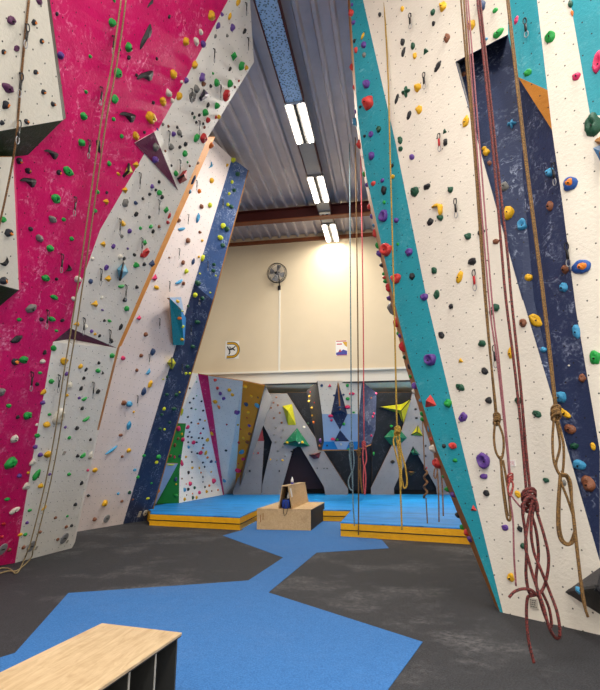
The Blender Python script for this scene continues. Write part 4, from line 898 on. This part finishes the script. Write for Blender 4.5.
for (x, y, w, hgt, label, mark) in ((139.5,514,4,6,'small beige tag beside the pale disc at the foot of the navy strip', 'ink'), (512.5,463,7,6,'small white tag with red marks behind the pink rope on right wall', 'redprint'), (534,603.5,8.5,10,'grubby white printed notice behind the red rope low on right wall', 'ink'), (36,548,3,4,'tiny tag beside the grey disc on lower white panel', 'ink'), (67,541.5,3,3,'tiny tag below the right-hand grey disc on lower white panel', 'ink'), (64,453,4,4,'tiny faded red mark tag in the middle of the lower white panel', 'redprint')):
    p, n = onwall(x, y); S = project(p)[2]/F
    o = MB().box(-w*S/2, -hgt*S/2, -.004, w*S/2, hgt*S/2, .004).build('wall_tag', M['paper'] if x > 500 and y < 500 else M['grubby']); o.matrix_world = Matrix.Translation(p) @ frame(n, 0); setp(o, label, 'wall tag')
    mb = MB(); rr = random.Random(int(x))
    for row in range(4 if w > 5 else 1):
        y0 = hgt*S*(.32-.2*row); xx = -w*S*.4
        while xx < w*S*.3:
            l_ = w*S*rr.uniform(.1, .3); mb.box(xx, y0-hgt*S*.05, .004, min(xx+l_, w*S*.4), y0+hgt*S*.03, .0052); xx += l_+w*S*.08
    c = mb.build('marking', M[mark]); c.parent = o
# ------------------------------------------------------------------ back wall: fan, conduit, signs
fc = YP(277, 273, WY-.32); fe = empty('wall_fan', fc, 'round grey caged wall fan high on the cream wall above the conduit', 'fan')
ax = Vector((-.25, -1, -.18)).normalized(); u = ax.cross(Z).normalized(); w_ = u.cross(ax)
R_ = .34
def circ(r, off, n=28): return [fc + ax*off + u*(r*math.cos(2*math.pi*i/n)) + w_*(r*math.sin(2*math.pi*i/n)) for i in range(n)]
m = MB(); m.tube(circ(R_, 0), .012, 6, True).tube(circ(R_*.98, .09), .008, 6, True).tube(circ(R_*.98, -.09), .008, 6, True); m.build('cage_rim', M['darkmetal'], fe, True)
m = MB()
for off, s_ in ((.1, 1), (-.1, -1)):
    for rr in (.25, .5, .75): m.tube(circ(R_*rr, off*(1.15-.2*rr)), .003, 4, True)
    for i in range(28):
        a_ = 2*math.pi*i/28; dv = u*math.cos(a_)+w_*math.sin(a_)
        m.tube([fc+ax*off*1.1+dv*.05, fc+ax*off*1.02+dv*R_*.6, fc+ax*off*.6+dv*R_], .0028, 4)
m.build('cage_wires', M['metal'], fe)
for k in range(4):
    a_ = k*math.pi/2+.4; m = MB(); pts1 = []; pts2 = []
    for rr, ww_ in ((.05, .2), (.15, .45), (.25, .5), (.30, .35)):
        for sgn, lst in ((-1, pts1), (1, pts2)):
            an = a_+sgn*ww_*.8; lst.append(fc + (u*math.cos(an)+w_*math.sin(an))*rr + ax*(.03*sgn))
    loop = pts1+pts2[::-1]; m.prism([p-ax*.003 for p in loop], [p+ax*.003 for p in loop]); m.build('blade', M['greymetal'], fe)
MB().lathe(fc-ax*.14, [(.03, 0), (.07, .02), (.07, .14), (.05, .2), (.02, .22)], ax, 16).build('motor', M['darkmetal'], fe, True)
MB().tube([fc-ax*.12, fc-ax*.16-Z*.2, Vector((fc.x+.03, WY-.02, fc.z-.42))], .02, 8).box(fc.x-.03, WY-.04, fc.z-.52, fc.x+.07, WY-.001, fc.z-.36).build('bracket', M['darkmetal'], fe)
cn = MB().box(fc.x-.03+.04, WY-.03, ZB+.03, fc.x+.03+.04, WY-.001, fc.z-.52).build('conduit', M['trim']); setp(cn, 'white vertical cable conduit running down the cream wall from the fan', 'conduit')
# arch sign
sc = YP(232, 350, WY-.012); SS = project(sc)[2]/F
se = empty('wall_sign', sc, 'square white sign with gold D-shaped arch and black climber figure on cream wall', 'sign')
w2, h2 = 7*SS, 9*SS
MB().box(sc.x-w2, WY-.012, sc.z-h2, sc.x+w2, WY-.001, sc.z+h2).build('board', M['paper'], se)
def arch(r0, r1, y, mat, nm):
    m = MB(); outer = [(-w2*.9, r1)]; n = 14
    pts = [(-w2*.75, r1)]+[(w2*.05+r1*.92*math.sin(math.pi*i/n), r1*math.cos(math.pi*i/n)) for i in range(n+1)]+[(-w2*.75, -r1)]
    pin = [(-w2*.75, r0)]+[(w2*.05+r0*.92*math.sin(math.pi*i/n), r0*math.cos(math.pi*i/n)) for i in range(n+1)]+[(-w2*.75, -r0)]
    for i in range(len(pts)-1):
        q_ = [pts[i], pts[i+1], pin[i+1], pin[i]]; m.prism([(sc.x+a, WY-.0125, sc.z+b) for a, b in q_], [(sc.x+a, y, sc.z+b) for a, b in q_])
    m.build(nm, M[mat], se)
arch(h2*.62, h2*.93, WY-.016, 'ink', 'arch_outline'); arch(h2*.68, h2*.86, WY-.018, 'gold', 'gold_arch')
m = MB()
def limb(pts, r): m.tube([(sc.x+a*w2, WY-.016, sc.z+b*h2) for a, b in pts], r, 6)
limb([(-.45,.05),(-.05,.12),(.2,.2)], .03); limb([(-.45,.05),(-.7,.4)], .02); limb([(.2,.2),(.5,.45)], .018); limb([(.1,.15),(.45,-.05)], .02); limb([(-.35,.05),(-.3,-.3),(-.45,-.5)], .022); limb([(-.3,.3),(-.25,.33)], .035)
m.build('climber_figure', M['ink'], se)
sp_ = YP(341.5, 348, WY-.012); w2, h2 = 5.6*SS, 7.5*SS
pe = empty('wall_poster', sp_, 'small printed poster in white, yellow, red and blue on the cream wall', 'poster')
MB().box(sp_.x-w2, WY-.012, sp_.z-h2, sp_.x+w2, WY-.001, sp_.z+h2).build('board', M['paper'], pe)
def pp(pts, mat, nm, y=WY-.0135): MB().prism([(sp_.x+a*w2, WY-.0115, sp_.z+b*h2) for a, b in pts], [(sp_.x+a*w2, y, sp_.z+b*h2) for a, b in pts]).build(nm, M[mat], pe)
pp([(-.9,.97),(.9,.97),(.9,.85),(-.9,.85)], 'redprint', 'top_line'); pp([(.2,.8),(.97,.8),(.97,.1),(.6,.3)], 'gold', 'yellow_patch'); pp([(-.95,-.9),(.95,-.9),(.95,-.4),(.3,-.2),(-.2,-.45),(-.95,-.6)], 'blueprint', 'blue_patch')
pp([(-.8,-.97),(.9,-.97),(.9,-.88),(-.8,-.88)], 'redprint', 'bottom_line'); pp([(-.55,-.5),(-.25,-.1),(0,-.5)], 'redprint', 'red_patch', WY-.015); pp([(-.8,.6),(.1,.6),(.1,.45),(-.8,.45)], 'redprint', 'text_line')
# ------------------------------------------------------------------ crash mats
def mat_thing(label, poly, fronts):
    e = empty('crash_mat', Vector((poly[0].x, poly[0].y, 0)), label, 'crash mat', 'crash mats of the bouldering area')
    P_ = [Vector((p.x, p.y, 0)) for p in poly]
    MB().prism(P_, [p+Z*.27 for p in P_]).build('foam_block', M['matyellow'], e).__setitem__('label', 'yellow sides')
    MB().prism([p+Z*.2705 for p in P_], [p+Z*.30 for p in P_]).build('cover', M['matblue'], e, bevel=.01).__setitem__('label', 'blue top cover')
    m = MB(); m2 = MB()
    for a_, b_ in fronts:
        u_ = (b_-a_).normalized(); n_ = Vector((u_.y, -u_.x, 0)); n_ = n_ if n_.dot(CAM-a_) > 0 else -n_
        a0, b0 = Vector((a_.x, a_.y, 0))+n_*.012, Vector((b_.x, b_.y, 0))+n_*.012
        m.tube([a0+Z*.135, b0+Z*.135], .010, 6)
    m.build('seam', M['black'], e)
    return e
def XY(px, py, z=.3): p = ZP(px, py, z); return Vector((p.x, p.y, 0))
a0 = XY(150,513); a1 = XY(240,516.8); a2 = XY(259,508.4); a3 = XY(326,508.0); a4 = XY(351,510.2); b1 = XY(340.5,521.8); b2 = XY(462,527.8); 
YE = 23.4
s3 = XY(300,509.4)
left = [Vector((a0.x-.2, a0.y+.5, 0)), a0, a1, a2, Vector((a2.x, YE, 0)), Vector((-7.2, YE, 0)), Vector((-7.2, a0.y+1.7, 0))]
mat_thing('left blue crash mat with yellow sides, nearest the navy strip', left, [(left[0], a0), (a0, a1), (a1, a2)])
cx_ = a4
mid_ = [a2+Vector((.01,0,0)), a4-Vector((.01,0,0)), Vector((a4.x-.01, YE, 0)), Vector((a2.x+.01, YE, 0))]
mat_thing('middle blue crash mat with yellow sides, behind the plywood seat block', mid_, [(mid_[0], mid_[1])])
rt_ = [b1, b2, b2+(b2-b1).normalized()*2.5, Vector((7.2, YE, 0)), Vector((a4.x, YE, 0)), a4]
mat_thing('right blue crash mat with yellow sides, beneath the hanging ropes', rt_, [(b1, rt_[2]), (b1, a4)])
# ------------------------------------------------------------------ far plywood seat block
f0 = ZP(258,529); f1 = ZP(310,531.4); yb = 15.1-.15
fy = (f0.y+f1.y)/2; x0, x1 = f0.x, f1.x; x1 = x0+max(1.15, x1-x0); yb = min(ZP(325,520).y, a3.y-.03)
be = empty('seat_block', Vector(((x0+x1)/2, (fy+yb)/2, .0045)), 'far plywood seat block with a raised A-shaped backrest, in front of the mats', 'bench')
sh_ = .48
MB().box(x0, fy, .0045, x1, fy+.02, sh_-.02).build('front_panel', M['plywood'], be)
MB().box(x1-.02, fy+.02, .0045, x1, yb, sh_-.02).build('side_panel', M['darkply'], be)['label'] = 'dark right side'  # right side darker than the other sides of the seat
MB().box(x0, fy+.02, .0045, x0+.02, yb, sh_-.02).build('side_panel', M['plywood'], be)
MB().box(x0+.02, yb-.02, .0045, x1-.02, yb, sh_-.02).build('back_panel', M['plywood'], be)
MB().box(x0-.005, fy-.005, sh_-.02, x1+.005, yb+.005, sh_).build('seat_top', M['plywood'], be, bevel=.003)
mx = x0+.64*(x1-x0)-.18; 
pA = ZP(277.8,507.5,sh_); pB = ZP(292.4,508.3,sh_); fy2 = fy+.04
bx0, bx1 = mx-.19, mx+.19; tx0, tx1 = mx-.09, mx+.07; th_ = 1.0; t2 = .018
pa = YP(278, 507, fy2); pb = YP(292.4, 508, fy2); bx0, bx1 = pa.x, pb.x; pc = YP(281.8, 486, fy2); pd = YP(288.5, 485, fy2); tx0, tx1 = pc.x, pd.x; th_ = (pc.z+pd.z)/2
MB().prism([(bx0, fy2, sh_), (bx0+t2, fy2, sh_), (tx0+t2, fy2, th_-.02), (tx0, fy2, th_-.02)], [(bx0, yb-.02, sh_), (bx0+t2, yb-.02, sh_), (tx0+t2, yb-.02, th_-.02), (tx0, yb-.02, th_-.02)]).build('backrest_panel', M['plywood'], be)
MB().prism([(bx1-t2, fy2, sh_), (bx1, fy2, sh_), (tx1, fy2, th_-.02), (tx1-t2, fy2, th_-.02)], [(bx1-t2, yb-.02, sh_), (bx1, yb-.02, sh_), (tx1, yb-.02, th_-.02), (tx1-t2, yb-.02, th_-.02)]).build('backrest_panel', M['plywood'], be)
MB().box(tx0-.003, fy2-.004, th_-.02, tx1+.003, yb-.016, th_).build('backrest_cap', M['plywood'], be, bevel=.002)
ym = fy2+.5
MB().prism([(bx0+t2, ym, sh_), (bx1-t2, ym, sh_), (tx1-t2, ym, th_-.02), (tx0+t2, ym, th_-.02)], [(bx0+t2, ym+.02, sh_), (bx1-t2, ym+.02, sh_), (tx1-t2, ym+.02, th_-.02), (tx0+t2, ym+.02, th_-.02)]).build('inner_divider', M['darkply'], be)
# sticker on backrest
n_ = Vector((th_-.02-sh_, 0, bx1-tx1)).normalized()
yst = fy2+.12
def BR(t, y, o): return Vector((bx1+(tx1-bx1)*t, y, sh_+(th_-.02-sh_)*t))+n_*o
MB().prism([BR(.5,yst,.001), BR(.5,yst+.16,.001), BR(.9,yst+.16,.001), BR(.9,yst,.001)], [BR(.5,yst,.004), BR(.5,yst+.16,.004), BR(.9,yst+.16,.004), BR(.9,yst,.004)]).build('sticker', M['paper'], be)
MB().box(x0+.08, fy-.001, .17, x0+.10, fy, .34).box(x0+.14, fy-.001, .22, x0+.16, fy, .38).build('pencil_marks', M['ply'], be)
# blue bag in the opening
bgx = (bx0+bx1)/2; bgy = fy2+.08
bag = empty('chalk_bag', Vector((bgx, bgy, sh_+.001)), 'blue chalk bag sitting in the open end of the plywood backrest', 'bag')
MB().lathe((bgx, bgy, sh_+.001), [(.07, 0), (.095, .02), (.1, .12), (.09, .2), (.075, .215)], Z, 16).build('pouch', simple('blue_bag_fabric', '#1d3f9c', .7, var=.2), bag, True)
MB().tube([(bgx+.04, bgy-.1, sh_+.18), (bgx+.08, bgy-.135, sh_+.05), (bgx+.05, bgy-.155, sh_-.1), (bgx+.0, bgy-.155, sh_-.16), (bgx-.03, bgy-.15, sh_-.06), (bgx-.01, bgy-.135, sh_+.06), (bgx+.01, bgy-.1, sh_+.18)], .007, 6).build('strap', M['black'], bag)
MB().lathe((bgx, bgy, sh_+.2), [(.085, 0), (.09, .02), (.08, .03)], Z, 16).build('rim', M['black'], bag)
bt = empty('drink_bottle', Vector((bgx+.03, bgy+.2, sh_+.001)), 'white bottle standing behind the blue bag in the backrest opening', 'bottle')
MB().lathe((bgx+.02, bgy+.2, sh_+.001), [(.035, 0), (.037, .02), (.037, .27), (.02, .32)], Z, 12).build('body', M['paper'], bt, True); MB().lathe((bgx+.02, bgy+.2, sh_+.322), [(.02, 0), (.02, .035)], Z, 12).build('cap', M['metal'], bt)
pb = YP(297.3, 484, fy2+.9); bxx = (tx0+tx1)/2
b2_ = empty('spray_bottle', Vector((bxx, fy2+.9, th_+.001)), 'small white and blue bottle standing on top of the plywood backrest', 'bottle')
MB().lathe((bxx, fy2+.9, th_+.001), [(.035, 0), (.035, .05)], Z, 12).build('base', M['blueprint'], b2_); MB().lathe((bxx, fy2+.9, th_+.051), [(.035, 0), (.035, .05), (.02, .09), (.012, .1), (.012, .13)], Z, 12).build('body', M['paper'], b2_, True)
cl = MB().box(bxx-.05, fy2+1.15, th_+.001, bxx+.04, fy2+1.3, th_+.02).build('cloth', M['grubby'], bevel=.005); setp(cl, 'small folded pale cloth on the backrest top beside the little bottle', 'cloth')
# ------------------------------------------------------------------ near plywood bench
c1 = ZP(102,623,.45); c2 = ZP(182,632.5,.45); e1 = ZP(0,672,.45); e2 = ZP(98,690,.45)
ux = (c2-c1); wdt = ux.length; ux.normalize(); uy = Vector((ux.y, -ux.x, 0)); uy = uy if uy.dot(CAM-c1) > 0 else -uy
dirl = ((e1-c1).normalized()+(e2-c2).normalized()); dirl.z = 0; dirl.normalize(); uy = dirl
LEN = 2.3
nbn = empty('bench', Vector((c1.x, c1.y, .0045)), 'near plywood-topped bench with open dark cubbies, at bottom left', 'bench')
def bq(u0, v0, z0, u1, v1, z1):
    P4 = [c1+ux*u0+uy*v0, c1+ux*u1+uy*v0, c1+ux*u1+uy*v1, c1+ux*u0+uy*v1]
    return [Vector((p.x, p.y, z0)) for p in P4], [Vector((p.x, p.y, z1)) for p in P4]
MB().prism(*bq(0, 0, .434, wdt, LEN, .45)).build('bench_top', M['plywood_top'], nbn, bevel=.002)
MB().prism(*bq(.004, .004, .426, wdt-.004, LEN-.004, .4339)).build('top_underlay', M['darkply'], nbn)
MB().prism(*bq(.02, .02, .006, wdt-.02, .038, .426)).build('end_panel', M['char'], nbn); MB().prism(*bq(.02, LEN-.038, .006, wdt-.02, LEN-.02, .426)).build('end_panel', M['char'], nbn)
MB().prism(*bq(.02, .038, .006, .038, LEN-.038, .426)).build('back_panel', M['char'], nbn)
MB().prism(*bq(.038, .038, .02, wdt-.02, LEN-.038, .038)).build('bottom_shelf', M['char'], nbn)
for k in range(1, 8):
    vv_ = .01+k*.288; dv = MB().prism(*bq(.038, vv_-.008, .038, wdt-.024, vv_+.008, .426)).build('divider', M['char'], nbn)
    MB().prism(*bq(wdt-.024, vv_-.008, .038, wdt-.02, vv_+.008, .426)).build('edge_band', M['edgelight'], dv)
# ------------------------------------------------------------------ unseen lamps added under the soffit to brighten the bouldering area
for (y, xs, en) in ((18.6, (-3.2, -.8, 1.6, 3.8), 80), (17.6, (-4.2, -2.6, .8, 3.0), 45)):
    for x in xs:
        e = empty('added_batten_lamp', Vector((x, y, ZB-.001)), 'added slim batten lamp tucked under the soffit over the mats', 'ceiling light', 'added batten lamps under the soffit')
        MB().box(x-.6, y-.03, ZB-.03, x+.6, y+.03, ZB-.001).build('housing', M['trim'], e)
        MB().tube([(x-.58, y, ZB-.05), (x+.58, y, ZB-.05)], .015, 8).build('tube', M['tube'], e)
        for up, k, dz in ((0, 1.0, .07), (1, .45, .1)):
            la = bpy.data.lights.new('lamp_light', 'AREA'); la.shape = 'RECTANGLE'; la.size = 1.1; la.size_y = .04; la.energy = en*k; la.color = (1, .9, .72)
            lo = bpy.data.objects.new('lamp_light', la); COL.objects.link(lo); lo.location = (x, y+.05, ZB-dz); lo.rotation_euler = (math.radians(20 if not up else 155), 0, 0)
# ------------------------------------------------------------------ world, camera, view
wd = bpy.data.worlds.new('World'); scn.world = wd; wd.use_nodes = True
wd.node_tree.nodes['Background'].inputs[0].default_value = (1, .97, .92, 1); wd.node_tree.nodes['Background'].inputs[1].default_value = 1.7
cd = bpy.data.cameras.new('Camera'); cam = bpy.data.objects.new('Camera', cd); COL.objects.link(cam)
cam.location = CAM; cam.rotation_euler = (math.pi/2+PHI, 0, PSI)
cd.sensor_fit = 'VERTICAL'; cd.sensor_height = 24; cd.lens = 24*F/690; cd.clip_end = 200; cd.clip_start = .05
scn.camera = cam
scn.view_settings.view_transform = 'Standard'; scn.view_settings.look = 'None'; scn.view_settings.gamma = 1; scn.view_settings.exposure = 0.1
